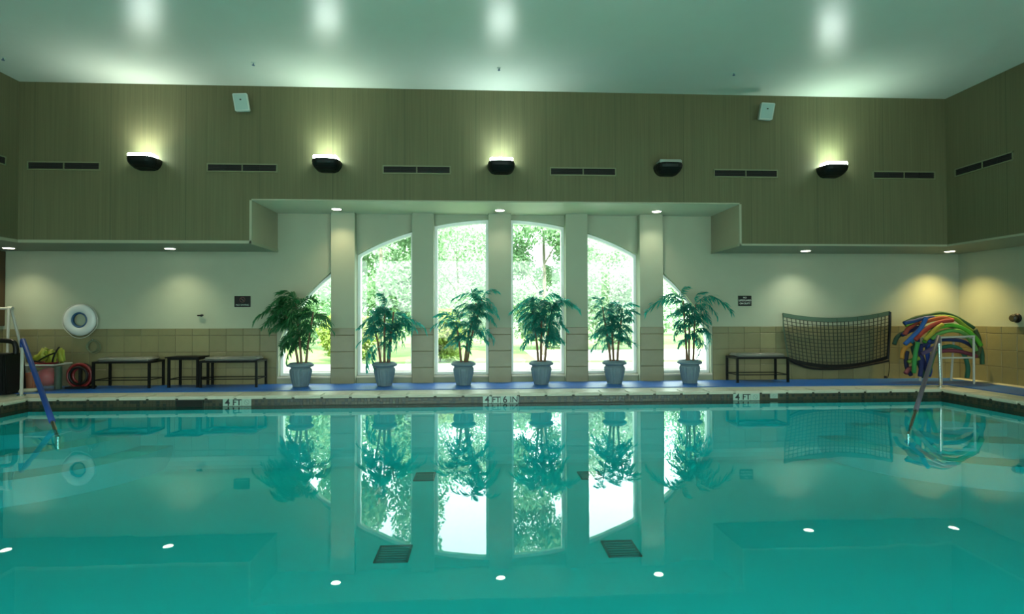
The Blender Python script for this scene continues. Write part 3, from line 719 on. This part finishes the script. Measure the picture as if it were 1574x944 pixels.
t = thing('toy_tub', 'clear plastic tub full of red and pink pool toys beside the blue handrail', 'tub', (-6.93, 9.42, ZM))
bm = B(); w0, w1, d0, d1, h = .27, .315, .17, .20, .40
def frust(bm, w0, w1, d0, d1, z0, z1):
    return [[bm.verts.new(p) for p in ((-w, -d, z), (w, -d, z), (w, d, z), (-w, d, z))] for w, d, z in ((w0, d0, z0), (w1, d1, z1))]
R_ = frust(bm, w0, w1, d0, d1, 0, h)
bm.faces.new(R_[0][::-1])
for k in range(4): bm.faces.new((R_[0][k], R_[0][(k+1) % 4], R_[1][(k+1) % 4], R_[1][k]))
obj('body', bm, M['tub'], t)
bm = B(); tube(bm, [(-w1, -d1, h), (w1, -d1, h), (w1, d1, h), (-w1, d1, h), (-w1, -d1, h)], .012, 6); obj('rim', bm, M['white_pvc'], t)
def ball(name, lab, cat, m, loc, r, sc=(1, 1, 1)):
    bm = B(); bmesh.ops.create_icosphere(bm, subdivisions=3, radius=r); o = obj(name, bm, m, smooth=True); o.location = loc; o.scale = sc
    return tag(o, lab, cat)
ball('play_ball', 'deep pink ball inside the clear tub', 'ball', M['pink'], (-6.84, 9.42, ZM+.20), .15)
o = obj('foam_block', rbox(-.09, .09, -.10, .10, 0, .26, .02), M['orange']); o.location = (-7.06, 9.40, ZM+.01); tag(o, 'orange foam block at the left end inside the clear tub', 'foam block')
o = obj('foam_roll', tube(B(), [(0, 0, 0), (0, 0, .36)], .05, 14), M['darkgreen']); o.location = (-6.66, 9.38, ZM+.01); tag(o, 'dark green foam roll standing at the right end of the clear tub', 'foam roll')
t = thing('red_basin', 'red plastic basin on top of the toys in the tub', 'basin', (-6.89, 9.42, ZM+.355))
obj('bowl', lathe(B(), [(.10, 0), (.165, .05), (.185, .075), (.17, .078), (.155, .06), (.09, .012)], 28), M['red'], t)
def vest(x, z, rz, lean, lab, m='lime'):
    t = thing('life_vest', lab, 'life vest', (x, 9.42, z), (0, lean, rz), group='yellow-green float vests piled on the tub')
    for s in (-1, 1):
        bm = rbox(s*.075-.06, s*.075+.06, -.035, .035, 0, .24, .03, 3); obj('panel', bm, M[m], t, smooth=True)
    bm = B(); tube(bm, smooth_path([(-.05, -.04, .02), (0, -.055, .12), (.06, -.045, .22), (.09, -.03, .26)], 4), .011, 6); obj('strap', bm, M['black'], t)
vest(-6.93, ZM+.41, .1, .55, 'yellow-green float vest leaning left on top of the tub')
vest(-6.70, ZM+.405, -.1, -.12, 'yellow-green float vest with looped black straps at the right of the tub')
vest(-7.05, ZM+.40, .0, 1.25, 'pale yellow-green float vest lying at the left of the tub')
o = obj('folded_towel', rbox(-.19, .19, -.09, .09, 0, .05, .02, 3), M['towel'], smooth=True); o.location = (-6.97, 9.12, ZM); tag(o, 'pale folded towel on the blue runner in front of the tub', 'towel')
t = thing('hose_coil', 'dark red and black hose coiled on a stand between the tub and the left bench', 'hose', (-6.43, 9.52, ZM))
for k, (yy, rr_, m) in enumerate(((0, .185, 'red'), (.03, .165, 'red'), (.06, .18, 'black'), (-.03, .135, 'black'), (.03, .120, 'red'))):
    bm = B(); torus(bm, (0, yy, .205), rr_, .020, 36, 8, 'Y'); obj('hose_loop', bm, M[m], t, smooth=True)
obj('stand_foot', rbox(-.17, .20, -.10, .12, 0, .035, .01), M['black'], t)
obj('stand_post', box(B(), -.02, .02, .0, .04, .03, .36), M['black'], t)

# ------------------------------------------------------------------ net hung on the right wall
t = thing('pool_net', 'green and black water volleyball net sagging against the right wall between bench and noodles', 'net', (6.36, 9.88, 0))
XL, XR_, = -.99, .995
def top(u): return 1.325 + .03*u - .43*u*(1-u)
def bot(u): return .515 + .03*u - .60*u*(1-u)
def xx(u, v): return (XL + (XR_-XL)*u) + (.10*(1-u))*v*1.0 - .04*u*v
bm = B(); NU, NV = 26, 13
for i in range(NU+1):
    u = i/NU; tube(bm, [(xx(u, v), .0 + .012*math.sin(i*1.3+v*3), top(u)*(1-v)+bot(u)*v) for v in (0, .25, .5, .75, 1)], .0075, 4, cap=False)
for j in range(1, NV):
    v = j/NV; tube(bm, [(xx(u, v), .0, top(u)*(1-v)+bot(u)*v) for u in [k/14 for k in range(15)]], .0075, 4, cap=False)
m = obj('mesh', bm, M['net'], t); m['kind'] = 'stuff'
def band(v0, v1, dy, th, m, nm):
    bm = B(); n = 20; R4 = []
    for k in range(n+1):
        u = k/n; zt = top(u)*(1-v0)+bot(u)*v0; zb = top(u)*(1-v1)+bot(u)*v1
        R4.append([bm.verts.new(p) for p in ((xx(u, v0), dy-th, zt), (xx(u, v1), dy-th, zb), (xx(u, v1), dy+th, zb), (xx(u, v0), dy+th, zt))])
    for a, b in zip(R4, R4[1:]):
        for q in range(4): bm.faces.new((a[q], a[(q+1) % 4], b[(q+1) % 4], b[q]))
    bm.faces.new(R4[0]); bm.faces.new(R4[-1][::-1]); return obj(nm, bm, m, t)
band(-.015, .075, -.01, .006, M['net_tape'], 'top_tape'); band(.97, 1.045, -.01, .012, M['black'], 'bottom_tape')
obj('side_tape', tube(B(), smooth_path([(.99, -.01, 1.345), (.985, -.01, 1.1), (.965, -.01, .80), (.94, -.01, .50)], 4), .024, 8), M['black'], t)
obj('side_tape', tube(B(), smooth_path([(-.985, -.01, 1.32), (-.96, .01, 1.0), (-.89, .0, .53)], 4), .010, 6), M['net_tape'], t)
obj('cord', tube(B(), smooth_path([(.95, -.01, .55), (.965, -.02, .38), (.93, -.03, .20), (.90, -.03, .155)], 5), .006, 5), M['black'], t)
obj('toggle', lathe(B(), [(.018, 0), (.022, .02), (.018, .04)], 10, c=(.88, -.03, ZM+.01)), M['black'], t)
obj('weight_tube', tube(B(), smooth_path([(-.89, -.03, .50), (-.74, -.04, .42), (-.45, -.045, .345), (0, -.045, .335), (.35, -.045, .365), (.93, -.03, .47)], 5), .020, 8), M['black'], t)

# ------------------------------------------------------------------ noodle stand and foam noodles
t = thing('plastic_tube_stand', 'white plastic tube stand holding the foam noodles in the right corner', 'stand', (7.88, 9.15, ZM))
fr = [(-.30, -.12, .02), (.30, -.12, .02)]
for x, xb in ((-.295, -.31), (.285, .25)):
    obj('leg', tube(B(), [(x, -.12, .765 if x < 0 else .80), (xb, -.15, 0)], .017, 8), M['white_pvc'], t)
    obj('leg', tube(B(), [(x+.02, .30, .74), (xb+.02, .33, 0)], .017, 8), M['white_pvc'], t)
obj('top_bar', tube(B(), [(-.30, -.12, .765), (.30, -.12, .785)], .017, 8), M['white_pvc'], t)
obj('cross_bar', tube(B(), [(-.30, -.13, .43), (.27, -.13, .43)], .015, 8), M['white_pvc'], t)
for x in (-.28, .28): obj('side_bar', tube(B(), [(x, -.12, .76), (x+.02, .30, .74)], .015, 8), M['white_pvc'], t)
NC = {'dark green': (.010, .09, .025), 'yellow green': (.22, .36, .02), 'orange': (.50, .11, .015), 'blue': (.012, .07, .24), 'red': (.48, .05, .03),
      'bright blue': (.02, .12, .42), 'mid blue': (.02, .15, .30), 'bright green': (.10, .46, .02), 'pale green': (.14, .40, .08), 'yellow': (.46, .40, .03),
      'orange yellow': (.50, .22, .02), 'vermilion': (.36, .05, .03), 'grass green': (.03, .28, .06), 'lime': (.22, .38, .04), 'navy': (.008, .02, .14),
      'dark navy': (.008, .015, .10), 'teal': (.015, .17, .10), 'maroon': (.19, .03, .06), 'purple': (.11, .07, .19), 'deep green': (.01, .06, .03), 'midnight blue': (.01, .025, .17), 'bottle green': (.01, .07, .04), 'cobalt': (.015, .06, .36), 'charcoal blue': (.012, .022, .05), 'forest green': (.01, .10, .04),
      'dark blue': (.008, .03, .13), 'indigo': (.012, .018, .06), 'pink': (.24, .05, .06), 'emerald': (.015, .22, .07), 'moss green': (.05, .08, .02)}
NP = [
('midnight blue',[(7.46,9.36,1.00),(7.50,9.38,.80),(7.56,9.38,.60),(7.60,9.36,.40),(7.60,9.34,.24)]),
('bottle green',[(7.40,9.38,.86),(7.42,9.40,.66),(7.50,9.40,.44),(7.56,9.38,.22)]),
('cobalt',[(7.62,9.30,.92),(7.58,9.32,.74),(7.60,9.32,.54),(7.64,9.30,.36),(7.62,9.30,.24)]),
('charcoal blue',[(7.52,9.42,1.02),(7.80,9.42,1.08),(8.10,9.42,1.10),(8.36,9.42,1.02),(8.52,9.42,.84),(8.56,9.42,.62)]),
('forest green',[(8.40,9.40,.98),(8.54,9.40,.84),(8.62,9.40,.66),(8.62,9.40,.44)]),
('dark green',[(7.20,9.36,1.15),(7.42,9.36,1.24),(7.68,9.36,1.29),(7.89,9.36,1.32),(8.12,9.36,1.27),(8.30,9.36,1.17),(8.46,9.36,1.06)]),
('yellow green',[(7.19,9.28,1.12),(7.45,9.28,1.20),(7.70,9.28,1.25),(7.89,9.28,1.26),(8.06,9.28,1.22),(8.18,9.28,1.12),(8.34,9.28,1.01)]),
('orange',[(7.38,9.20,1.14),(7.64,9.20,1.22),(7.79,9.20,1.24),(7.93,9.20,1.20)]),
('blue',[(7.16,9.30,1.15),(7.34,9.30,1.19),(7.57,9.30,1.24),(7.80,9.30,1.25)]),
('red',[(7.21,9.10,0.88),(7.35,9.10,0.99),(7.52,9.10,1.11),(7.69,9.10,1.18),(7.86,9.10,1.20)]),
('bright blue',[(7.07,9.13,0.80),(7.19,9.13,0.93),(7.31,9.13,1.07),(7.41,9.13,1.25)]),
('mid blue',[(7.17,9.18,0.84),(7.31,9.18,0.96),(7.46,9.18,1.06),(7.62,9.18,1.13)]),
('bright green',[(7.35,9.08,0.84),(7.45,9.08,0.95),(7.58,9.08,1.06),(7.74,9.08,1.11),(7.89,9.08,1.11),(8.05,9.08,1.04),(8.20,9.08,0.93),(8.34,9.08,0.78)]),
('pale green',[(7.54,9.14,0.89),(7.67,9.14,0.98),(7.84,9.14,1.03),(8.01,9.14,1.01),(8.14,9.14,0.93),(8.26,9.14,0.80),(8.33,9.14,0.69)]),
('yellow',[(7.31,9.04,0.88),(7.42,9.04,0.98),(7.53,9.04,1.07),(7.65,9.04,1.13)]),
('orange yellow',[(7.19,9.16,0.81),(7.11,9.16,0.75),(7.06,9.16,0.67),(7.03,9.16,0.56)]),
('vermilion',[(7.39,9.26,1.15),(7.29,9.26,1.10),(7.19,9.26,1.05),(7.13,9.26,0.96)]),
('grass green',[(7.22,9.08,0.84),(7.18,9.08,0.69),(7.17,9.08,0.50),(7.18,9.08,0.33)]),
('lime',[(7.31,9.14,0.57),(7.22,9.14,0.54),(7.14,9.14,0.50)]),
('navy',[(7.41,9.20,0.80),(7.38,9.20,0.64),(7.37,9.20,0.44),(7.34,9.20,0.26)]),
('dark navy',[(7.13,9.32,0.95),(7.25,9.32,1.01),(7.37,9.32,1.06),(7.53,9.32,1.09)]),
('teal',[(7.76,9.24,0.73),(7.95,9.24,0.76),(8.11,9.24,0.72),(8.20,9.24,0.59),(8.23,9.24,0.40),(8.20,9.24,0.22)]),
('maroon',[(7.71,9.20,0.67),(7.85,9.20,0.69),(8.02,9.20,0.68),(8.19,9.20,0.64),(8.35,9.20,0.59)]),
('purple',[(7.26,9.06,0.65),(7.36,9.06,0.69),(7.48,9.06,0.74),(7.60,9.06,0.76)]),
('deep green',[(7.06,9.38,0.79),(7.13,9.38,0.91),(7.26,9.38,0.99),(7.46,9.38,1.05)]),
('dark blue',[(7.46,9.28,0.75),(7.61,9.28,0.82),(7.78,9.28,0.87),(7.99,9.28,0.87),(8.19,9.28,0.84),(8.40,9.28,0.74)]),
('indigo',[(7.20,9.30,0.68),(7.18,9.30,0.53),(7.22,9.30,0.38),(7.30,9.30,0.27)]),
('pink',[(7.07,9.14,0.32),(7.14,9.14,0.38),(7.21,9.14,0.41)]),
('emerald',[(7.64,9.18,0.68),(7.58,9.18,0.59),(7.51,9.18,0.44),(7.46,9.18,0.30)]),
('moss green',[(8.44,9.34,1.05),(8.51,9.34,0.90),(8.55,9.34,0.75),(8.52,9.34,0.55)]),

]
NW = {'midnight blue': 'hanging down at the back of the left side of the pile', 'bottle green': 'hanging down at the far left against the wall', 'cobalt': 'hanging down in the middle of the left side', 'charcoal blue': 'long dark arch at the back of the pile behind the stand', 'forest green': 'hanging down at the right behind the pale green arch', 'dark green': 'arching over the very top of the pile', 'yellow green': 'just under the topmost dark green one', 'orange': 'near the top of the pile above the white stand',
      'blue': 'with its end poking out at the upper left of the pile', 'red': 'slanting down to the left across the pile', 'bright blue': 'steep on the left half of the pile',
      'mid blue': 'beside the steep bright blue one', 'bright green': 'long arch over the white stand, ending at the right', 'pale green': 'arch directly over the top bar of the white stand',
      'yellow': 'short slanting piece ending above the handrail', 'orange yellow': 'hanging at the lower left edge of the pile', 'vermilion': 'behind the blue ones at the upper left',
      'grass green': 'hanging straight down left of the handrail', 'lime': 'short tip at the lower left of the pile', 'navy': 'hanging nearly to the floor left of the stand',
      'dark navy': 'at the far left under the vermilion one', 'teal': 'inside the stand, bending down to the floor at its right', 'maroon': 'inside the stand just above its cross bar',
      'purple': 'short, crossing behind the top of the handrail', 'deep green': 'at the outer left edge of the pile', 'dark blue': 'behind the upper part of the stand',
      'indigo': 'hanging lowest at the left of the pile', 'pink': 'short tip near the floor at the left', 'emerald': 'running down parallel to the handrail', 'moss green': 'hanging down at the outer right edge of the pile'}
for k, (n_, pts) in enumerate(NP):
    c = Vector(pts[len(pts)//2])
    # lie in slightly different layers, so that they rest on each other
    P = smooth_path([(p[0]-c.x, p[1]-c.y + .03*math.sin(k*2.1+i*.9), p[2]-c.z) for i, p in enumerate(pts)], 5)
    mm = mat('foam_' + n_.replace(' ', '_'), tuple(v*.62 for v in NC[n_]), .75, noise=.08, nscale=30)
    o = obj('foam_noodle', tube(B(), P, .034, 10), mm, smooth=True); o.location = c
    tag(o, n_ + ' foam noodle ' + NW[n_], 'pool noodle', 'foam noodles piled over the white stand')
# ------------------------------------------------------------------ potted palms
def frond_mesh(seed, L, rise, droop, nl, wl, ll):
    rnd = random.Random(seed); bm = B(); P = []
    for k in range(13):
        t = k/12; P.append(Vector((L*(t - .10*t*t), 0, rise*math.sin(t*PI*.55) - droop*t**2.4)))
    tube(bm, P, .006, 4, r2=.002)
    for k in range(nl):
        t = .12 + .86*k/(nl-1); i = min(11, int(t*12)); p = P[i].lerp(P[i+1], t*12-i); d = (P[i+1]-P[i]).normalized()
        for s in (-1, 1):
            l = ll*(.55+.45*math.sin(PI*min(1, t*1.05)))*rnd.uniform(.8, 1.15)
            ang = rnd.uniform(.6, 1.3)*(1-.4*t)
            dirv = (d*math.cos(ang) + Vector((0, s, 0))*math.sin(ang) + Vector((rnd.uniform(-.4, .4), rnd.uniform(-.4, .4), rnd.uniform(-.9, .5)))).normalized()
            dn = Vector((0, 0, -1)); wv = dirv.cross(Vector((0, 0, 1))); wv = wv.normalized() if wv.length > 1e-4 else Vector((0, 1, 0))
            wv = (wv + Vector((0, 0, rnd.uniform(-.6, .6)))).normalized()
            pts = []
            for q in range(4):
                u = q/3; pts.append(p + dirv*l*u*(1-.22*u) + dn*l*.5*u*u)
            ws = (.25, 1.0, .8, 0)
            v = []
            for q in range(4):
                if ws[q] == 0: v.append((bm.verts.new(pts[q]),)); continue
                v.append((bm.verts.new(pts[q]-wv*wl*ws[q]/2), bm.verts.new(pts[q]+wv*wl*ws[q]/2)))
            bm.faces.new((v[0][0], v[0][1], v[1][1], v[1][0])); bm.faces.new((v[1][0], v[1][1], v[2][1], v[2][0])); bm.faces.new((v[2][0], v[2][1], v[3][0]))
    return bm
FR = []
for s, (L, ri, dr) in enumerate([(.42, .17, .24), (.38, .10, .30), (.50, .15, .40), (.36, .22, .18), (.40, .04, .38)]):
    me = bpy.data.meshes.new('frond'); bm = frond_mesh(s+3, L, ri, dr, 26, .019, .16); bm.to_mesh(me); bm.free(); me.materials.append(M['palm']); FR.append(me)
FRG = []
for me in FR:
    m2 = me.copy(); m2.materials.clear(); m2.materials.append(M['palm_green']); FRG.append(m2)
PH = .41
def pot_bm():
    return lathe(B(), [(.118, 0), (.128, .006), (.132, .02), (.150, .09), (.172, .18), (.185, .25), (.186, .285), (.172, .305), (.160, .318), (.163, .33),
                       (.205, .345), (.216, .358), (.214, .376), (.195, .392), (.180, .405), (.170, .41), (.158, .40), (.155, .37)], 48, .06, 20, (.015, .29))
pot_me = None
def palm(x, y, lab, canes, fronds, seed, green=False, up=.10, fs=1.18):
    if green: up, fs = .0, 1.05
    canes = [(a_, b_, h_+up, l_) for a_, b_, h_, l_ in canes]; fronds = [(c_, f_, z_, p_, s_*fs, k_) for c_, f_, z_, p_, s_, k_ in fronds]
    """canes: (dx, dy, height, lean_x); fronds: (cane index, fraction up, azimuth deg, pitch deg, scale, kind)"""
    global pot_me
    rnd = random.Random(seed)
    t = thing('potted_palm', lab, 'potted plant', (x, y, ZM), group='potted palms in front of the arched window'); t.scale = (.95, .95, .95)
    if pot_me is None: p = obj('pot', pot_bm(), M['pot'], t); pot_me = p.data
    else: p = bpy.data.objects.new('pot', pot_me); C.objects.link(p); p.parent = t
    p.rotation_euler = (0, 0, rnd.random()*2)
    obj('soil', lathe(B(), [(.16, .37), (.157, .385), (.02, .392)], 20), M['soil'], t)
    cp = []
    for (dx, dy, h, lx) in canes:
        pts = smooth_path([(dx, dy, .38), (dx+lx*.3, dy*1.2, .38+h*.4), (dx+lx*.8, dy*1.3, .38+h*.8), (dx+lx, dy*1.3, .38+h)], 5); cp.append(pts)
        obj('cane', tube(B(), pts, .023, 8, r2=.011), M['cane'], t)
    meshes = FRG if green else FR
    for (ci, fu, az, pi_, sc, kd) in fronds:
        pts = cp[ci]; i = min(len(pts)-1, int(fu*(len(pts)-1))); b = pts[i]
        a = math.radians(az)
        # the wall and the glass are close behind: fronds pointing back are shorter and steeper
        sy = math.sin(a); s2 = sc*(1-.38*max(0, sy))
        o = bpy.data.objects.new('frond', meshes[kd % 5]); C.objects.link(o); o.parent = t
        o.location = b; o.rotation_euler = (math.radians(rnd.uniform(-50, 50)), math.radians(-pi_-10*max(0, sy)), a); o.scale = (s2, s2, s2)
def gen(seed, n, nc, lo=.30, hi=1.0, bias=None, sc=(.8, 1.1), upn=3):
    rnd = random.Random(seed); out = []; n = int(n*2.9)
    for k in range(n):
        az = (k*137.5 + rnd.uniform(-20, 20)) % 360
        if bias is not None and rnd.random() < .55: az = bias + rnd.uniform(-60, 60)
        f = lo + (hi-lo)*((k+.5)/n); pi_ = rnd.uniform(-15, 20) + 35*(f-.6)
        out.append((k % nc, f, az, pi_, rnd.uniform(*sc)*(.65 if k % 3 == 0 else 1), rnd.randrange(5)))
    for k in range(upn): out.append((k % nc, 1.0, rnd.uniform(0, 360), rnd.uniform(45, 72), .7, 3))
    return out
PYY = 9.50
palm(-2.94, PYY, 'largest potted palm, leftmost, bushy dark green crown leaning left over the wall', [(-.05, .02, .92, -.22), (.02, -.03, 1.05, -.10), (.08, .02, .90, .12)],
     gen(11, 24, 3, .34, 1.0, 180, (.85, 1.1), 2) + [(0, 1., 180, 25, 1.0, 1), (0, .95, 170, 5, 1.0, 4), (2, .9, 5, 5, .7, 1), (1, 1., 180, 40, .9, 0), (0, .9, 200, 15, 1., 2)], 1, True)
palm(-1.585, PYY, 'potted palm second from left, with one frond drooping low over the left of its pot', [(-.07, .02, .62, -.12), (.0, -.02, .88, .0), (.05, .02, .80, .10), (.08, -.02, .55, .06)],
     gen(12, 20, 4, .45, 1.0, None, (.62, .85), 2) + [(0, .45, 185, -25, .9, 4), (3, 1., 0, 20, 1.0, 2), (1, 1., 170, 55, .75, 3), (0, .35, 200, -35, .7, 4)], 2)
palm(-.29, PYY, 'potted palm third from left, crown reaching up to the right towards the centre pillar', [(-.04, .0, .62, -.08), (.02, .02, .95, .20), (.06, -.02, 1.0, .26)],
     gen(13, 21, 3, .34, 1.0, None, (.62, .85), 2) + [(2, 1., 10, 35, .8, 0), (1, 1., 30, 50, .8, 3), (0, 1., 180, 40, .9, 1), (0, .9, 170, 15, .8, 2)], 3)
palm(1.005, PYY, 'potted palm just right of the centre pillar, with an evenly rounded crown', [(-.05, .0, .85, -.10), (.0, .03, 1.0, .02), (.06, -.02, .9, .14)],
     gen(14, 24, 3, .34, 1.0, None, (.68, .9), 2) + [(2, 1., 350, 15, .85, 2), (0, 1., 185, 20, .85, 1)], 4)
palm(2.245, PYY, 'potted palm fifth from left, its narrow forked crown filling the fifth window', [(-.07, .0, .88, -.14), (-.01, .02, .70, -.04), (.05, .0, .85, .10)],
     gen(15, 22, 3, .34, 1.0, None, (.60, .78), 2) + [(0, 1., 150, 45, .7, 0), (2, 1., 20, 30, .7, 1)], 5)
palm(3.535, PYY, 'rightmost potted palm, with long fronds spreading sideways over pillar and wall', [(-.05, .0, .98, -.06), (.0, .03, .75, .02), (.06, -.02, .92, .04)],
     gen(16, 18, 3, .34, 1.0, None, (.62, .88), 2) + [(0, .95, 180, 12, 1.12, 2), (2, 1., 0, 18, 1.12, 2), (2, 1., 10, 55, .7, 0), (0, 1., 170, 40, .8, 1)], 6)

# ------------------------------------------------------------------ outside: lawn, path, trees
struct('ground', box(B(), -70, 70, YW+.3, 90, -.2, .08), M['grass'], label='bright lawn outside the windows')
struct('terrace', box(B(), -40, 40, -40, YB-.3, -.2, .08), M['path'], label='pale terrace outside behind the camera')
struct('path', box(B(), -40, 40, 12.6, 14.4, .08, .10), M['path'], label='pale path across the lawn outside')
struct('driveway', box(B(), 1.5, 30, 15.2, 20, .08, .09), M['path'], label='pale drive outside on the right')
def leaf_cloud(seed, blobs, n, size):
    rnd = random.Random(seed); V = []; F = []
    tot = sum(b[3]**2 for b in blobs)
    for (x, y, z, r) in blobs:
        for _ in range(int(n*r*r/tot)):
            while True:
                p = Vector((rnd.gauss(0, 1), rnd.gauss(0, 1), rnd.gauss(0, 1)))
                if p.length > .01: break
            p = p.normalized()*r*(rnd.random()**.45); p.z *= .8; c = Vector((x, y, z)) + p
            a = Vector((rnd.uniform(-1, 1), rnd.uniform(-1, 1), rnd.uniform(-1, 1))).normalized(); b = a.orthogonal().normalized()
            s = size*rnd.uniform(.6, 1.3); i = len(V)
            V += [c-a*s, c-b*s*.5, c+a*s, c+b*s*.5]; F.append((i, i+1, i+2, i+3))
    me = bpy.data.meshes.new('foliage'); me.from_pydata([tuple(v) for v in V], [], F); return me
def tree(x, y, h, cw, seed, leafm, lab, n=9000, name='tree', low=.16, size=.075):
    rnd = random.Random(seed); t = thing(name, lab, 'tree' if name == 'tree' else 'shrub', (x, y, .08))
    bl = []
    for k in range(26):
        zf = rnd.uniform(low, 1); rad = cw*(1-abs(zf-.6)*.9); a = rnd.uniform(0, 2*PI)
        bl.append((rad*.65*math.cos(a), rad*.5*math.sin(a), zf*h*.93, cw*rnd.uniform(.28, .45)))
    me = leaf_cloud(seed, bl, int(n*2.2), size); me.materials.append(M[leafm]); o = bpy.data.objects.new('foliage', me); C.objects.link(o); o.parent = t; o['kind'] = 'stuff'
    obj('trunk', tube(B(), smooth_path([(0, 0, 0), (.06, .02, h*.35), (-.05, 0, h*.8)], 4), .016*h*.45+.03, 8, r2=.02), M['bark'], t)
    bm = B()
    for (bx, by, bz, br) in bl[:10]:
        tube(bm, [(0, 0, max(.2, bz-.9)), (bx*.5, by*.5, bz-.35), (bx, by, bz)], .035, 5, r2=.012)
    obj('branches', bm, M['bark'], t)
    return t
tree(-7.4, 21.5, 6.4, 3.0, 21, 'tree_leaf', 'green tree outside seen through the leftmost window')
tree(-3.0, 17.0, 7.0, 2.1, 22, 'tree_leaf', 'tall green tree outside behind the second window', 11000)
tree(-.9, 22.0, 4.9, 2.2, 23, 'tree_leaf_pale', 'pale open tree outside behind the third window', 5000)
tree(1.9, 17.5, 7.6, 1.5, 24, 'tree_leaf', 'slender conifer-like tree outside behind the fourth window', 6500, low=.12)
tree(4.6, 20.0, 4.4, 2.2, 25, 'tree_leaf_pale', 'rounded pale tree outside behind the fifth window', 7000)
tree(9.6, 22.5, 5.2, 2.6, 26, 'tree_leaf', 'green tree outside seen through the rightmost window', 8000)
tree(-12.5, 23, 7, 4, 27, 'tree_leaf', 'broad tree outside beyond the left of the window', 8000)
tree(13.5, 24, 6.5, 4, 28, 'tree_leaf', 'broad tree outside beyond the right of the window', 8000)
tree(-1.1, 15.2, 1.3, .75, 29, 'shrub_leaf', 'yellow-green shrub outside at the foot of the third window', 2500, 'shrub', .2, .06)
tree(-3.6, 15.6, 1.2, .8, 30, 'shrub_leaf', 'yellow-green shrub outside at the foot of the second window', 2500, 'shrub', .2, .06)
tree(2.4, 21.5, 1.9, 1.3, 31, 'tree_leaf', 'green shrub outside beyond the drive behind the fourth window', 2500, 'shrub', .2, .08)
# distant tree line, too far away to count
bl = []; rnd = random.Random(5)
for k in range(60): bl.append((-34+k*1.15+rnd.uniform(-.5, .5), 34+rnd.uniform(-2, 2), rnd.uniform(.8, 2.3), rnd.uniform(1.0, 1.7)))
for k in range(90):
    x = rnd.uniform(-34, 34)
    bl.append((x, 35+rnd.uniform(-2, 2), rnd.uniform(2, 5.2) if not 6.5 < x < 11 else rnd.uniform(1.5, 3.0), rnd.uniform(1.0, 1.7)))
me = leaf_cloud(77, bl, 60000, .17); me.materials.append(M['tree_leaf_pale']); o = bpy.data.objects.new('distant_hedge', me); C.objects.link(o)
tag(o, 'pale distant line of hedges beyond the lawn', 'hedge', kind='stuff')
